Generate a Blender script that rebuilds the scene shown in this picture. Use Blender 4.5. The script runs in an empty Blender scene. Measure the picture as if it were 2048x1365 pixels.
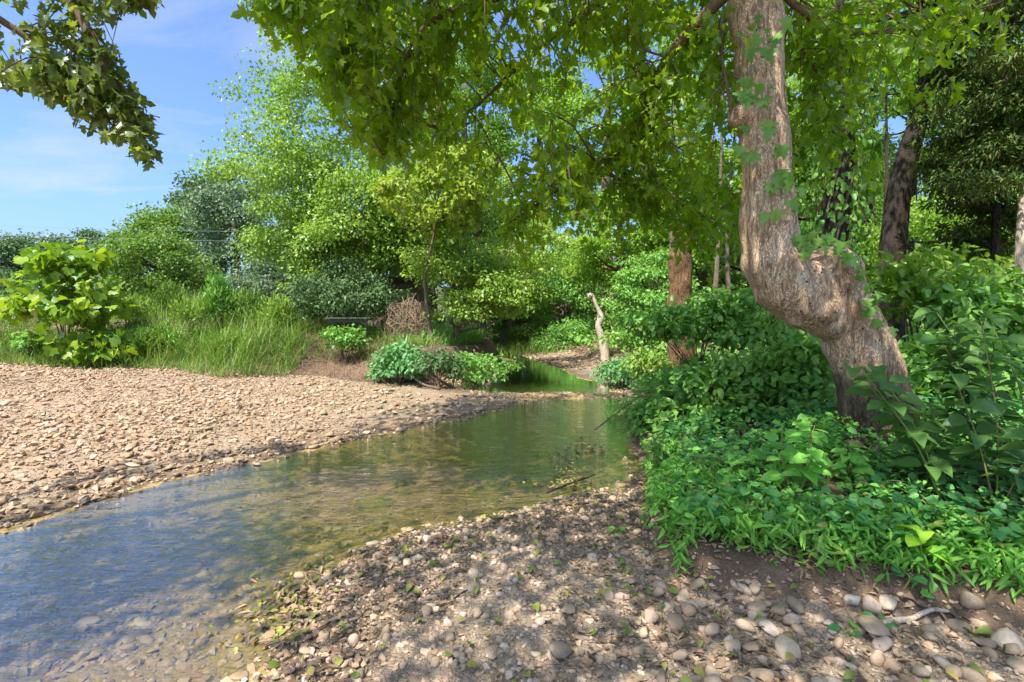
import bpy, bmesh, math, random
import numpy as np
from mathutils import Vector

# ------------------------------------------------------------------ camera, sky, sun, exposure
SC = bpy.context.scene
COL = SC.collection
SEED = 7
rng = np.random.default_rng(SEED)
random.seed(SEED)

CAM = np.array([0.0, 0.0, 1.6]); PITCH = math.radians(4.0); FPX = 1024.0
cam_data = bpy.data.cameras.new("camera"); cam_data.lens = 18.0; cam_data.sensor_width = 36.0
cam_data.clip_start = 0.05; cam_data.clip_end = 2000.0
cam = bpy.data.objects.new("camera", cam_data); COL.objects.link(cam)
cam.location = CAM; cam.rotation_euler = (math.pi / 2 - PITCH, 0, 0)
SC.camera = cam

TO_SUN = Vector((-0.30, -0.42, 0.86)).normalized()
world = bpy.data.worlds.new("World"); SC.world = world; world.use_nodes = True
wn, wl = world.node_tree.nodes, world.node_tree.links
wn.clear()
wout = wn.new("ShaderNodeOutputWorld"); wbg = wn.new("ShaderNodeBackground"); wbg.inputs[1].default_value = 0.078
sky = wn.new("ShaderNodeTexSky"); sky.sky_type = 'NISHITA'; sky.sun_disc = False
sky.sun_elevation = math.asin(TO_SUN.z); sky.sun_rotation = math.atan2(TO_SUN.x, TO_SUN.y)
sky.altitude = 300; sky.air_density = 0.8; sky.dust_density = 3.8; sky.ozone_density = 10.0
wtc = wn.new("ShaderNodeTexCoord"); wsep = wn.new("ShaderNodeSeparateXYZ"); wl.new(wtc.outputs["Generated"], wsep.inputs[0])
wadd = wn.new("ShaderNodeMath"); wadd.operation = 'ADD'; wadd.inputs[1].default_value = 0.12; wl.new(wsep.outputs[2], wadd.inputs[0])
wdx = wn.new("ShaderNodeMath"); wdx.operation = 'DIVIDE'; wl.new(wsep.outputs[0], wdx.inputs[0]); wl.new(wadd.outputs[0], wdx.inputs[1])
wdy = wn.new("ShaderNodeMath"); wdy.operation = 'DIVIDE'; wl.new(wsep.outputs[1], wdy.inputs[0]); wl.new(wadd.outputs[0], wdy.inputs[1])
wcmb = wn.new("ShaderNodeCombineXYZ"); wl.new(wdx.outputs[0], wcmb.inputs[0]); wl.new(wdy.outputs[0], wcmb.inputs[1])
wmap = wn.new("ShaderNodeMapping"); wmap.inputs["Scale"].default_value = (0.55, 1.1, 1); wmap.inputs["Location"].default_value = (3.1, 0.4, 0)
wmap.inputs["Rotation"].default_value = (0, 0, 0.35); wl.new(wcmb.outputs[0], wmap.inputs[0])
wnz = wn.new("ShaderNodeTexNoise"); wnz.inputs["Scale"].default_value = 1.3; wnz.inputs["Detail"].default_value = 7; wnz.inputs["Roughness"].default_value = 0.62
wnz.inputs["Distortion"].default_value = 0.5
wl.new(wmap.outputs[0], wnz.inputs[0])
wrm = wn.new("ShaderNodeMapRange"); wrm.inputs[1].default_value = 0.52; wrm.inputs[2].default_value = 0.80; wrm.inputs[3].default_value = 0.0; wrm.inputs[4].default_value = 0.6
wl.new(wnz.outputs[0], wrm.inputs[0])
wmx = wn.new("ShaderNodeMixRGB"); wmx.inputs[2].default_value = (2.6, 2.65, 2.75, 1); wl.new(wrm.outputs[0], wmx.inputs[0]); wl.new(sky.outputs[0], wmx.inputs[1])
wl.new(wmx.outputs[0], wbg.inputs[0]); wl.new(wbg.outputs[0], wout.inputs[0])

sun_data = bpy.data.lights.new("sun", 'SUN'); sun_data.energy = 2.0; sun_data.angle = math.radians(0.53); sun_data.color = (1.0, 0.95, 0.87)
sun = bpy.data.objects.new("sun", sun_data); COL.objects.link(sun); sun.rotation_euler = TO_SUN.to_track_quat('Z', 'Y').to_euler()
sun.location = (0, 0, 30)

vs = SC.view_settings
vs.view_transform = 'Standard'; vs.look = 'None'; vs.gamma = 1.0; vs.use_curve_mapping = False; vs.exposure = 2.2
SC.cycles.max_bounces = 12; SC.cycles.diffuse_bounces = 8; SC.cycles.glossy_bounces = 3; SC.cycles.transmission_bounces = 4
SC.cycles.transparent_max_bounces = 8; SC.cycles.caustics_reflective = False; SC.cycles.caustics_refractive = False
SC.cycles.use_denoising = True; SC.cycles.sample_clamp_indirect = 10.0

# ------------------------------------------------------------------ helpers: geometry
cp, sp = math.cos(PITCH), math.sin(PITCH)
def W(px, py, Y):
    """world point at depth Y seen towards a direction of the 2048-wide photo"""
    u = (px - 1024) / FPX; v = (682.5 - py) / FPX
    d = np.array([u, cp + v * sp, -sp + v * cp])
    return CAM + d * (Y / d[1])
def G(px, py, z=0.0):
    """ground point at height z"""
    u = (px - 1024) / FPX; v = (682.5 - py) / FPX
    d = np.array([u, cp + v * sp, -sp + v * cp])
    return (CAM + d * ((z - CAM[2]) / d[2]))[:2]
def proj(p):
    d = p - CAM; f = d[:, 1] * cp - d[:, 2] * sp; u = d[:, 1] * sp + d[:, 2] * cp; f = np.where(f > .05, f, .05)
    return np.stack([1024 + FPX * d[:, 0] / f, 682.5 - FPX * u / f], -1)
def unit(a):
    a = np.asarray(a, float); return a / (np.linalg.norm(a, axis=-1, keepdims=True) + 1e-9)
def sstep(a, b, x):
    t = np.clip((x - a) / (b - a), 0, 1); return t * t * (3 - 2 * t)

_H = np.random.default_rng(99).random((64, 64, 64))
def vnoise(p):
    p = np.asarray(p, float); i = np.floor(p).astype(int); f = p - i; f = f * f * (3 - 2 * f)
    r = 0
    for dx in (0, 1):
        for dy in (0, 1):
            for dz in (0, 1):
                w = (f[..., 0] if dx else 1 - f[..., 0]) * (f[..., 1] if dy else 1 - f[..., 1]) * (f[..., 2] if dz else 1 - f[..., 2])
                r = r + w * _H[(i[..., 0] + dx) & 63, (i[..., 1] + dy) & 63, (i[..., 2] + dz) & 63]
    return r - 0.5
def fbm(p, o=4):
    p = np.asarray(p, float); r = 0; a = 1
    for k in range(o):
        r = r + a * vnoise(p * 2 ** k + 13.7 * k); a *= 0.5
    return r
def fbm2(x, y, s, o=4, z=0.0):
    return fbm(np.stack([x * s, y * s, np.zeros_like(x) + z], -1), o)

def poly_sd(pts, poly):
    """signed distance to a closed polygon, negative inside"""
    P = np.asarray(poly, float); Q = np.roll(P, -1, 0)
    x, y = pts[:, 0], pts[:, 1]
    best = np.full(len(pts), 1e18); ins = np.zeros(len(pts), bool)
    for a, b in zip(P, Q):
        d = b - a; t = np.clip(((x - a[0]) * d[0] + (y - a[1]) * d[1]) / (d @ d + 1e-12), 0, 1)
        best = np.minimum(best, (x - a[0] - t * d[0]) ** 2 + (y - a[1] - t * d[1]) ** 2)
        c = (a[1] > y) != (b[1] > y)
        with np.errstate(divide='ignore', invalid='ignore'):
            ins ^= c & (x < (b[0] - a[0]) * (y - a[1]) / (b[1] - a[1]) + a[0])
    return np.where(ins, -1, 1) * np.sqrt(best)

def mesh_from(name, V, tris=None, quads=None, rnd=None, smooth=True, attrs=None):
    me = bpy.data.meshes.new(name)
    V = np.ascontiguousarray(V, np.float32)
    loops = []; starts = []; n = 0
    for F in (tris, quads):
        if F is not None and len(F):
            F = np.asarray(F, np.int32); k = F.shape[1]
            loops.append(F.ravel()); starts.append(n + np.arange(len(F), dtype=np.int32) * k); n += F.size
    L = np.concatenate(loops); S = np.concatenate(starts)
    me.vertices.add(len(V)); me.vertices.foreach_set("co", V.ravel())
    me.loops.add(len(L)); me.loops.foreach_set("vertex_index", L)
    me.polygons.add(len(S)); me.polygons.foreach_set("loop_start", S)
    me.update(calc_edges=True)
    me.polygons.foreach_set("use_smooth", np.full(len(S), smooth, bool))
    if rnd is not None:
        a = me.attributes.new("rnd", 'FLOAT', 'POINT'); a.data.foreach_set("value", np.ascontiguousarray(rnd, np.float32))
    for k, v in (attrs or {}).items():
        a = me.attributes.new(k, 'FLOAT', 'POINT'); a.data.foreach_set("value", np.ascontiguousarray(v, np.float32))
    me.validate()
    return me

def link(name, me, mat=None, parent=None, kind=None, label=None, cat=None, group=None):
    o = bpy.data.objects.new(name, me); COL.objects.link(o)
    if mat is not None and me is not None and not me.materials: me.materials.append(mat)
    if parent is not None: o.parent = parent
    if kind: o["kind"] = kind
    if label: o["label"] = label
    if cat: o["category"] = cat
    if group: o["group"] = group
    return o
def thing(name, label, cat, loc=(0, 0, 0), group=None):
    o = link(name, None, label=label, cat=cat, group=group); o.location = loc; o.empty_display_size = 0.2
    return o

class MB:
    """collects geometry of ONE part"""
    def __init__(s): s.V = []; s.T = []; s.Q = []; s.R = []; s.n = 0
    def add(s, V, T=None, Q=None, r=0.5):
        V = np.asarray(V, float)
        if T is not None and len(T): s.T.append(np.asarray(T) + s.n)
        if Q is not None and len(Q): s.Q.append(np.asarray(Q) + s.n)
        s.V.append(V); s.R.append(np.zeros(len(V)) + r); s.n += len(V)
    def tube(s, pts, rad, seg=8, r=0.5, wob=0.0, cap=True, wobs=3.0):
        pts = np.asarray(pts, float); rad = np.zeros(len(pts)) + rad
        t = unit(np.gradient(pts, axis=0)); ref = np.array([0, 0, 1.0]) if abs(t[0][2]) < 0.8 else np.array([1.0, 0, 0])
        u = unit(np.cross(ref, t[0])); U = []
        for k in range(len(pts)):
            u = unit(u - t[k] * (u @ t[k])); U.append(u)
        U = np.array(U); B = np.cross(t, U); an = np.linspace(0, 2 * math.pi, seg, endpoint=False)
        d = np.cos(an)[None, :, None] * U[:, None] + np.sin(an)[None, :, None] * B[:, None]
        rr = rad[:, None, None] * np.ones((1, seg, 1))
        if wob:
            q = pts[:, None] + d * rad[:, None, None]
            rr = rr * (1 + wob * fbm(q * wobs, 3)[..., None])
        V = (pts[:, None] + d * rr).reshape(-1, 3)
        i = np.arange(len(pts) - 1)[:, None] * seg; j = np.arange(seg)[None]; j2 = (j + 1) % seg
        Q = np.stack([i + j, i + j2, i + seg + j2, i + seg + j], -1).reshape(-1, 4)
        T = None
        if cap:
            V = np.vstack([V, pts[:1], pts[-1:]]); n = len(V); e = (len(pts) - 1) * seg; k = np.arange(seg)
            T = np.vstack([np.stack([np.full(seg, n - 2), (k + 1) % seg, k], -1), np.stack([np.full(seg, n - 1), e + k, e + (k + 1) % seg], -1)])
        s.add(V, T, Q, r)
    def build(s, name, mat, parent=None, origin=None, smooth=True, **kw):
        V = np.vstack(s.V); V = V - (np.asarray(origin) if origin is not None else 0)
        me = mesh_from(name, V, np.vstack(s.T) if s.T else None, np.vstack(s.Q) if s.Q else None, np.concatenate(s.R), smooth)
        return link(name, me, mat, parent, **kw)

def spline(pts, n):
    """Catmull-Rom resampling"""
    P = np.asarray(pts, float); P = np.vstack([2 * P[0] - P[1], P, 2 * P[-1] - P[-2]]); m = len(P) - 3
    out = []
    for t in np.linspace(0, m - 1e-6, n):
        k = int(t); f = t - k; a, b, c, d = P[k:k + 4]
        out.append(0.5 * (2 * b + (c - a) * f + (2 * a - 5 * b + 4 * c - d) * f * f + (3 * b - a - 3 * c + d) * f ** 3))
    return np.array(out)

# ------------------------------------------------------------------ leaf templates (tip +Y, face +Z, length 1)
def fan(out, mid, fold=0.25, curl=0.15):
    o = np.array(out + [(-x, y) for x, y in reversed(out[1:-1])], float); n = len(o)
    V = np.vstack([o, [mid]]); z = fold * np.abs(V[:, 0]) - curl * V[:, 1] ** 2
    V = np.column_stack([V, z]); k = np.arange(n)
    return V, np.stack([np.full(n, n), k, (k + 1) % n], -1)
T_MAPLE = fan([(0, 0), (.34, -.06), (.26, .13), (.50, .17), (.62, .36), (.40, .37), (.20, .44), (.31, .66), (.14, .72), (0, 1.02)], (0, .28), .22, .22)
T_MAPLE2 = fan([(0, 0), (.36, -.02), (.24, .15), (.60, .36), (.2, .42), (.26, .70), (0, 1)], (0, .28), .3, .3)
T_SYC = fan([(0, 0.05), (.3, -.06), (.55, .18), (.62, .45), (.36, .50), (.34, .76), (.14, .78), (0, 1.0)], (0, .35), .15, .2)
def strip(ws, ys, fold=0.3, curl=0.25):
    V = []; T = []
    for w, y in zip(ws, ys):
        zc = -curl * y * y
        V += [(-w, y, zc + fold * w), (0, y, zc), (w, y, zc + fold * w)]
    V = [(0, 0, 0)] + V + [(0, 1, -curl)]; m = len(ws)
    T += [(0, 2, 1), (0, 3, 2)]
    for k in range(m - 1):
        a = 1 + 3 * k; b = a + 3
        T += [(a, a + 1, b + 1), (a, b + 1, b), (a + 1, a + 2, b + 2), (a + 1, b + 2, b + 1)]
    e = 1 + 3 * m; a = e - 3
    T += [(a, a + 1, e), (a + 1, a + 2, e)]
    return np.array(V, float), np.array(T)
T_OVATE = strip([.24, .33, .20], [.15, .42, .75])
T_LANCE = strip([.10, .13, .07], [.15, .45, .8], .4, .35)
T_ROUND = strip([.36, .50, .40], [.06, .45, .82], .25, .12)
T_ROUND4 = (np.array([(0, 0, 0), (.42, .12, .12), (.44, .68, .1), (0, 1, -.1), (-.44, .68, .1), (-.42, .12, .12)], float), np.array([(0, 1, 2), (0, 2, 3), (0, 3, 4), (0, 4, 5)]))
def four(w1, y1, w2, y2, f=.3, c=.22):
    return (np.array([(0, 0, 0), (w1, y1, f * w1), (w2, y2, f * w2 - c * .5), (0, 1, -c), (-w2, y2, f * w2 - c * .5), (-w1, y1, f * w1)], float), np.array([(0, 1, 2), (0, 2, 3), (0, 3, 4), (0, 4, 5)]))
SIMPLE = {id(T_OVATE): four(.29, .25, .22, .70), id(T_LANCE): four(.12, .25, .09, .7, .4, .3)}
T_FAR = (np.array([(0, 0, 0), (.34, .42, .1), (0, 1, -.15), (-.34, .42, .1)], float), np.array([(0, 1, 2), (0, 2, 3)]))
T_NARROW = (np.array([(0, 0, 0), (.14, .42, .05), (0, 1, -.2), (-.14, .42, .05)], float), np.array([(0, 1, 2), (0, 2, 3)]))
T_BLADE = (np.array([(-.012, 0, 0), (.012, 0, 0), (-.010, .45, -.05), (.010, .45, -.05), (0, 1, -.35)], float), np.array([(0, 1, 3), (0, 3, 2), (2, 3, 4)]))

def place(T, pos, tip, nrm, size):
    """instances of a template as one vertex/face array"""
    V, F = T; pos = np.asarray(pos, float); N = len(pos)
    t = unit(tip); n = np.asarray(nrm, float); n = unit(n - t * np.sum(n * t, -1, keepdims=True)); s = np.cross(t, n)
    size = (np.zeros(N) + size)[:, None, None]
    X = pos[:, None] + size * (V[None, :, 0:1] * s[:, None] + V[None, :, 1:2] * t[:, None] + V[None, :, 2:3] * n[:, None])
    FF = (F[None] + (np.arange(N) * len(V))[:, None, None]).reshape(-1, F.shape[1])
    return X.reshape(-1, 3), FF
def leaf_mesh(name, T, pos, tip, nrm, size, mat, parent=None, r=None, kind="stuff", origin=None, **kw):
    T = SIMPLE.get(id(T), T)
    pos = np.asarray(pos, float)
    if origin is not None: pos = pos - np.asarray(origin)
    V, F = place(T, pos, tip, nrm, size)
    r = rng.random(len(pos)) if r is None else r
    me = mesh_from(name, V, F, None, np.repeat(r, len(T[0])))
    return link(name, me, mat, parent, kind=kind, **kw)
def rdir(n): return unit(rng.normal(size=(n, 3)))

# ------------------------------------------------------------------ helpers: materials
def nodes_of(name):
    m = bpy.data.materials.new(name); m.use_nodes = True; nt = m.node_tree; nt.nodes.clear()
    out = nt.nodes.new("ShaderNodeOutputMaterial")
    return m, nt, out
def N(nt, typ, ins=None, **props):
    n = nt.nodes.new(typ)
    for k, v in props.items(): setattr(n, k, v)
    for k, v in (ins or {}).items():
        if isinstance(v, bpy.types.NodeSocket): nt.links.new(v, n.inputs[k])
        else: n.inputs[k].default_value = v
    return n
def c4(c): return (c[0], c[1], c[2], 1.0)
def ramp(nt, fac, stops, interp='LINEAR'):
    n = nt.nodes.new("ShaderNodeValToRGB"); nt.links.new(fac, n.inputs[0]); n.color_ramp.interpolation = interp
    e = n.color_ramp.elements
    while len(e) < len(stops): e.new(0.5)
    for q, (p, c) in zip(e, stops): q.position = p; q.color = c4(c) if not isinstance(c, float) else (c, c, c, 1)
    return n.outputs[0]
def mixc(nt, fac, a, b, mode='MIX'):
    n = nt.nodes.new("ShaderNodeMixRGB"); n.blend_type = mode
    for k, v in zip((0, 1, 2), (fac, a, b)):
        if isinstance(v, bpy.types.NodeSocket): nt.links.new(v, n.inputs[k])
        else: n.inputs[k].default_value = v if k == 0 else c4(v)
    return n.outputs[0]
def noise(nt, co, scale, detail=4, rough=0.55, dist=0.0):
    return N(nt, "ShaderNodeTexNoise", {"Vector": co, "Scale": scale, "Detail": detail, "Roughness": rough, "Distortion": dist}).outputs[0]
def math_(nt, op, a, b=0.0, clamp=False):
    n = nt.nodes.new("ShaderNodeMath"); n.operation = op; n.use_clamp = clamp
    for k, v in ((0, a), (1, b)):
        if isinstance(v, bpy.types.NodeSocket): nt.links.new(v, n.inputs[k])
        else: n.inputs[k].default_value = v
    return n.outputs[0]
def mapr(nt, v, a, b, c=0.0, d=1.0):
    return N(nt, "ShaderNodeMapRange", {0: v, 1: a, 2: b, 3: c, 4: d}).outputs[0]

LEAF = 1.98
def leaf_mat(name, stops, trans=(1.25, 1.45, 0.7), tr=0.42, gloss=0.06, rough=0.38):
    """leaf: diffuse both sides, light shining through, thin waxy gloss; colour by a random number of each leaf"""
    m, nt, out = nodes_of(name)
    at = N(nt, "ShaderNodeAttribute", attribute_name="rnd"); oi = N(nt, "ShaderNodeObjectInfo")
    f = math_(nt, 'FRACT', math_(nt, 'ADD', at.outputs["Fac"], oi.outputs["Random"]))
    geo = N(nt, "ShaderNodeNewGeometry")
    nz = noise(nt, geo.outputs["Position"], 0.9, 2)
    f2 = math_(nt, 'ADD', math_(nt, 'MULTIPLY', f, 0.7), math_(nt, 'MULTIPLY', mapr(nt, nz, 0.3, 0.7), 0.3))
    col = ramp(nt, f2, stops)
    nz2 = noise(nt, geo.outputs["Position"], 60, 2)
    col = mixc(nt, 0.35, col, ramp(nt, nz2, [(0.3, (0.5, 0.5, 0.5)), (0.7, (1.0, 1.0, 1.0))]), 'MULTIPLY')
    col = mixc(nt, 1.0, col, (LEAF * 1.04, LEAF, LEAF * 0.85), 'MULTIPLY')
    tc = mixc(nt, 1.0, col, trans, 'MULTIPLY')
    d = N(nt, "ShaderNodeBsdfDiffuse", {"Color": col}); t = N(nt, "ShaderNodeBsdfTranslucent", {"Color": tc})
    mx = N(nt, "ShaderNodeMixShader", {0: tr, 1: d.outputs[0], 2: t.outputs[0]})
    g = N(nt, "ShaderNodeBsdfGlossy", {"Color": (0.9, 0.95, 1, 1), "Roughness": rough})
    fr = N(nt, "ShaderNodeFresnel", {"IOR": 1.4}); fg = math_(nt, 'ADD', math_(nt, 'MULTIPLY', fr.outputs[0], 0.08), gloss * 0.15)
    mm = N(nt, "ShaderNodeMixShader", {0: fg, 1: mx.outputs[0], 2: g.outputs[0]})
    nt.links.new(mm.outputs[0], out.inputs[0])
    return m

def bark_mat(name, light, dark, scale=9.0, bump=0.6, stretch=0.16, extra=None):
    m, nt, out = nodes_of(name)
    tc = N(nt, "ShaderNodeTexCoord"); co = tc.outputs["Object"]
    mp = N(nt, "ShaderNodeMapping", {"Vector": co, "Scale": (1, 1, stretch)}).outputs[0]
    a = noise(nt, mp, scale * 3.2, 8, 0.7, 0.3); b = noise(nt, co, scale * 0.28, 3)
    wob = N(nt, "ShaderNodeTexNoise", {"Vector": co, "Scale": scale * 1.4, "Detail": 3.0}).outputs[1]
    vo = N(nt, "ShaderNodeTexVoronoi", {"Vector": mixc(nt, 0.10, mp, wob, 'ADD'), "Scale": scale * 4.5}, feature='DISTANCE_TO_EDGE').outputs[0]
    crack = math_(nt, 'MULTIPLY', mapr(nt, vo, 0.0, 0.10, 0.55, 1.0), mapr(nt, a, 0.32, 0.47))
    col = mixc(nt, crack, dark, light)
    col = mixc(nt, mapr(nt, b, 0.42, 0.68, 0, 0.4), col, tuple(0.68 * x for x in light))
    if extra: col = extra(nt, co, col, crack, a, b)
    hh = math_(nt, 'ADD', math_(nt, 'MULTIPLY', crack, 0.7), math_(nt, 'MULTIPLY', a, 0.5))
    bp = N(nt, "ShaderNodeBump", {"Strength": bump, "Distance": 0.03, "Height": hh})
    p = N(nt, "ShaderNodeBsdfPrincipled", {"Base Color": col, "Roughness": 0.9, "Normal": bp.outputs[0]})
    p.inputs["Specular IOR Level"].default_value = 0.2
    nt.links.new(p.outputs[0], out.inputs[0])
    return m

STONE_STOPS = [(0.0, (.20, .16, .12)), (.10, (.34, .24, .15)), (.22, (.48, .35, .22)), (.36, (.41, .27, .155)), (.5, (.54, .41, .28)),
               (.62, (.46, .315, .19)), (.74, (.64, .51, .37)), (.84, (.42, .33, .25)), (.92, (.38, .215, .11)), (1.0, (.64, .55, .43))]
def stone_mat(name, stops=STONE_STOPS, tint=None, rough=0.8, mute=None):
    m, nt, out = nodes_of(name)
    at = N(nt, "ShaderNodeAttribute", attribute_name="rnd"); oi = N(nt, "ShaderNodeObjectInfo")
    f = math_(nt, 'FRACT', math_(nt, 'ADD', at.outputs["Fac"], oi.outputs["Random"]))
    geo = N(nt, "ShaderNodeNewGeometry"); P = geo.outputs["Position"]
    col = ramp(nt, f, stops)
    n1 = noise(nt, P, 24, 5, 0.65); n2 = noise(nt, P, 120, 3, 0.6)
    col = mixc(nt, mapr(nt, n1, 0.42, 0.68, 0, 0.55), col, (.30, .20, .12))
    col = mixc(nt, mapr(nt, n1, 0.48, 0.25, 0, 0.45), col, (.50, .44, .36))
    col = mixc(nt, 0.4, col, ramp(nt, n2, [(0.3, (.55, .55, .55)), (0.7, (1.1, 1.1, 1.1))]), 'MULTIPLY')
    if mute: col = mixc(nt, mute[0], col, mute[1])
    bp = N(nt, "ShaderNodeBump", {"Strength": 0.35, "Distance": 0.012, "Height": math_(nt, 'ADD', n1, math_(nt, 'MULTIPLY', n2, 0.4))})
    p = N(nt, "ShaderNodeBsdfPrincipled", {"Base Color": col, "Roughness": rough, "Normal": bp.outputs[0]})
    p.inputs["Specular IOR Level"].default_value = 0.3
    nt.links.new(p.outputs[0], out.inputs[0])
    return m

M = {}
M["stone_sun"] = stone_mat("bar_stone", [(p, (.86 * c[0], .82 * c[1], .76 * c[2])) for p, c in STONE_STOPS])
M["stone_shore"] = stone_mat("shore_stone", mute=(0.05, (.40, .30, .20)))
M["stone_bed"] = stone_mat("bed_stone", rough=0.5, mute=(0.42, (.20, .155, .065)))

# ------------------------------------------------------------------ terrain: creek, gravel bar, shore, banks
def GP(lst, z=0.0): return [tuple(G(a, b, z)) for a, b in lst]
north = GP([(0, 1060), (130, 1022), (290, 975), (480, 932), (600, 905), (700, 882), (860, 850), (1000, 818), (1040, 800), (960, 788), (880, 772), (950, 762), (1010, 748), (1035, 735), (1030, 722)])
south = GP([(1075, 722), (1130, 741), (1150, 754), (1235, 778), (1250, 800), (1252, 850), (1272, 900), (1288, 945), (1250, 982), (1130, 1003), (1000, 1028), (850, 1062), (760, 1100), (690, 1140), (600, 1225), (520, 1365)])
WATER = [(-14, 2.6), (-7, 3.7)] + north + [(-1.6, 18.5), (-5, 20), (-5, 22), (-0.8, 20.5)] + south + [(-1.25, 1.0), (-2.6, -0.6), (-6, -2.0), (-14, -3.5)]
foot = GP([(1262, 800), (1262, 850), (1284, 900), (1300, 945), (1292, 1000), (1285, 1060), (1290, 1110), (1350, 1165), (1450, 1200), (1600, 1226), (1750, 1250), (1900, 1275), (2048, 1305)], 0.08)
RIGHT = [(1.2, 24), (1.7, 17.5), (2.35, 14), (2.75, 11.6), (2.45, 10.2)] + foot + [(3.4, 1.2), (5, -2), (9, -12), (500, -60), (500, 900), (-60, 900), (-12, 60), (-3, 34)]
lfoot = GP([(-900, 742), (-400, 738), (0, 728), (150, 738), (350, 734), (450, 748), (540, 742), (640, 738), (700, 744), (775, 746)], 0.28)
LEFT = lfoot + [(-1.6, 10.7), (-0.8, 11.5), (-0.3, 12.6), (-0.25, 14.2), (-0.6, 16.0), (-2, 18), (-6, 19.3), (-14, 19), (-500, 40), (-500, 10)]
def HT(x, y, full=False):
    x = np.asarray(x, float); y = np.asarray(y, float); sh = x.shape; p = np.stack([x.ravel(), y.ravel()], -1)
    dw = poly_sd(p, WATER); dr = -poly_sd(p, RIGHT); dl = -poly_sd(p, LEFT); X, Y = p[:, 0], p[:, 1]
    wig = 0.10 * fbm2(X, Y, 1.3, 3, 3.0); dwn = dw + wig
    riffle = np.exp(-((Y - 8.9 - 0.1 * X) / 0.75) ** 2)
    depth = 0.15 - 0.145 * riffle - 0.05 * riffle * sstep(1.9, .9, X) - 0.085 * np.exp(-((X + 2.2) / 1.1) ** 2 - ((Y - 2.2) / .6) ** 2) + 0.10 * np.exp(-((Y - 11.8) / 1.8) ** 2) + 0.03 * fbm2(X, Y, 0.8, 3)
    inside = -depth * sstep(0, 0.75, -dwn)
    out_ = np.where(dwn > 0, 0.055 * np.minimum(dwn, 2.5) + 0.022 * np.clip(dwn - 2.5, 0, 8), 0)
    h = np.where(dwn > 0, out_, inside)
    drn = dr + 0.10 * fbm2(X, Y, 2.3, 3, 5.0)
    hr = 0.16 * sstep(-0.03, 0.16, drn) + 0.24 * sstep(0.1, 1.5, drn) + 0.06 * np.clip(drn - 1.2, 0, 60)
    h = h + np.where(drn > -0.05, hr, 0)
    wd = 0.35 + 2.0 * sstep(-1.6, -4.0, X); dln = dl + 0.15 * fbm2(X, Y, 1.1, 3, 9.0)
    hl = (0.62 + 0.35 * sstep(-3, -6, X)) * sstep(0.0, 1.0, dln / wd) + 0.012 * np.clip(dln - 2, 0, 60)
    h = h + np.where(dln > 0, hl, 0)
    hill = 9.0 * sstep(22, 70, Y) * sstep(40, -10, np.abs(X + 22)) * 0.6
    h = h + hill
    rough = 0.012 * fbm2(X, Y, 3.1, 3, 1.0) + 0.006 * fbm2(X, Y, 11, 2, 2.0) + np.where((drn > 0) | (dln > 0), 0.09 * fbm2(X, Y, 1.2, 3, 7.0), 0) * sstep(0, .6, np.maximum(drn, dln))
    h = h + rough
    if full: return tuple(a.reshape(sh) for a in (h, dwn, drn, dln))
    return h.reshape(sh)

def axis(lo, hi, a, b, step, grow=1.13):
    mid = list(np.arange(a, b, step)); s = step; v = mid[-1]
    while v < hi: s *= grow; v += s; mid.append(v)
    s = step; v = mid[0]; pre = []
    while v > lo: s *= grow; v -= s; pre.append(v)
    return np.array(pre[::-1] + mid)
gx = axis(-700, 700, -5.5, 4.5, 0.05); gy = axis(-60, 1200, 1.2, 10.0, 0.05, 1.06)
XX, YY = np.meshgrid(gx, gy)
HH, DW, DR, DL = HT(XX, YY, True)
nx, ny = len(gx), len(gy)
VV = np.stack([XX, YY, HH], -1).reshape(-1, 3)
ii = np.arange((ny - 1) * (nx - 1)); r0 = ii // (nx - 1) * nx + ii % (nx - 1)
FQ = np.stack([r0, r0 + 1, r0 + nx + 1, r0 + nx], -1)
def fm(a): return a.ravel()[FQ].mean(1)
fw, fr_, fl = fm(DW), fm(DR), fm(DL); fy = fm(YY); fx = fm(XX)
region = np.full(len(FQ), 5)
nearw = (fy < 24) & (np.abs(fx) < 16)
region[nearw & (fw <= 0)] = 0
region[nearw & (fw > 0) & (fr_ <= 0) & (fl <= 0) & (fx < 0.02 * fy + 0.3) & (fy > 5.7 + 0.85 * fx)] = 1
region[nearw & (fw > 0) & (fr_ <= 0) & (fl <= 0) & (region != 1)] = 2
region[(fr_ > 0) & (fy < 24) & (fx < 16)] = 3
region[(fl > 0) & (fy < 22) & (fx > -30)] = 4

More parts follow.
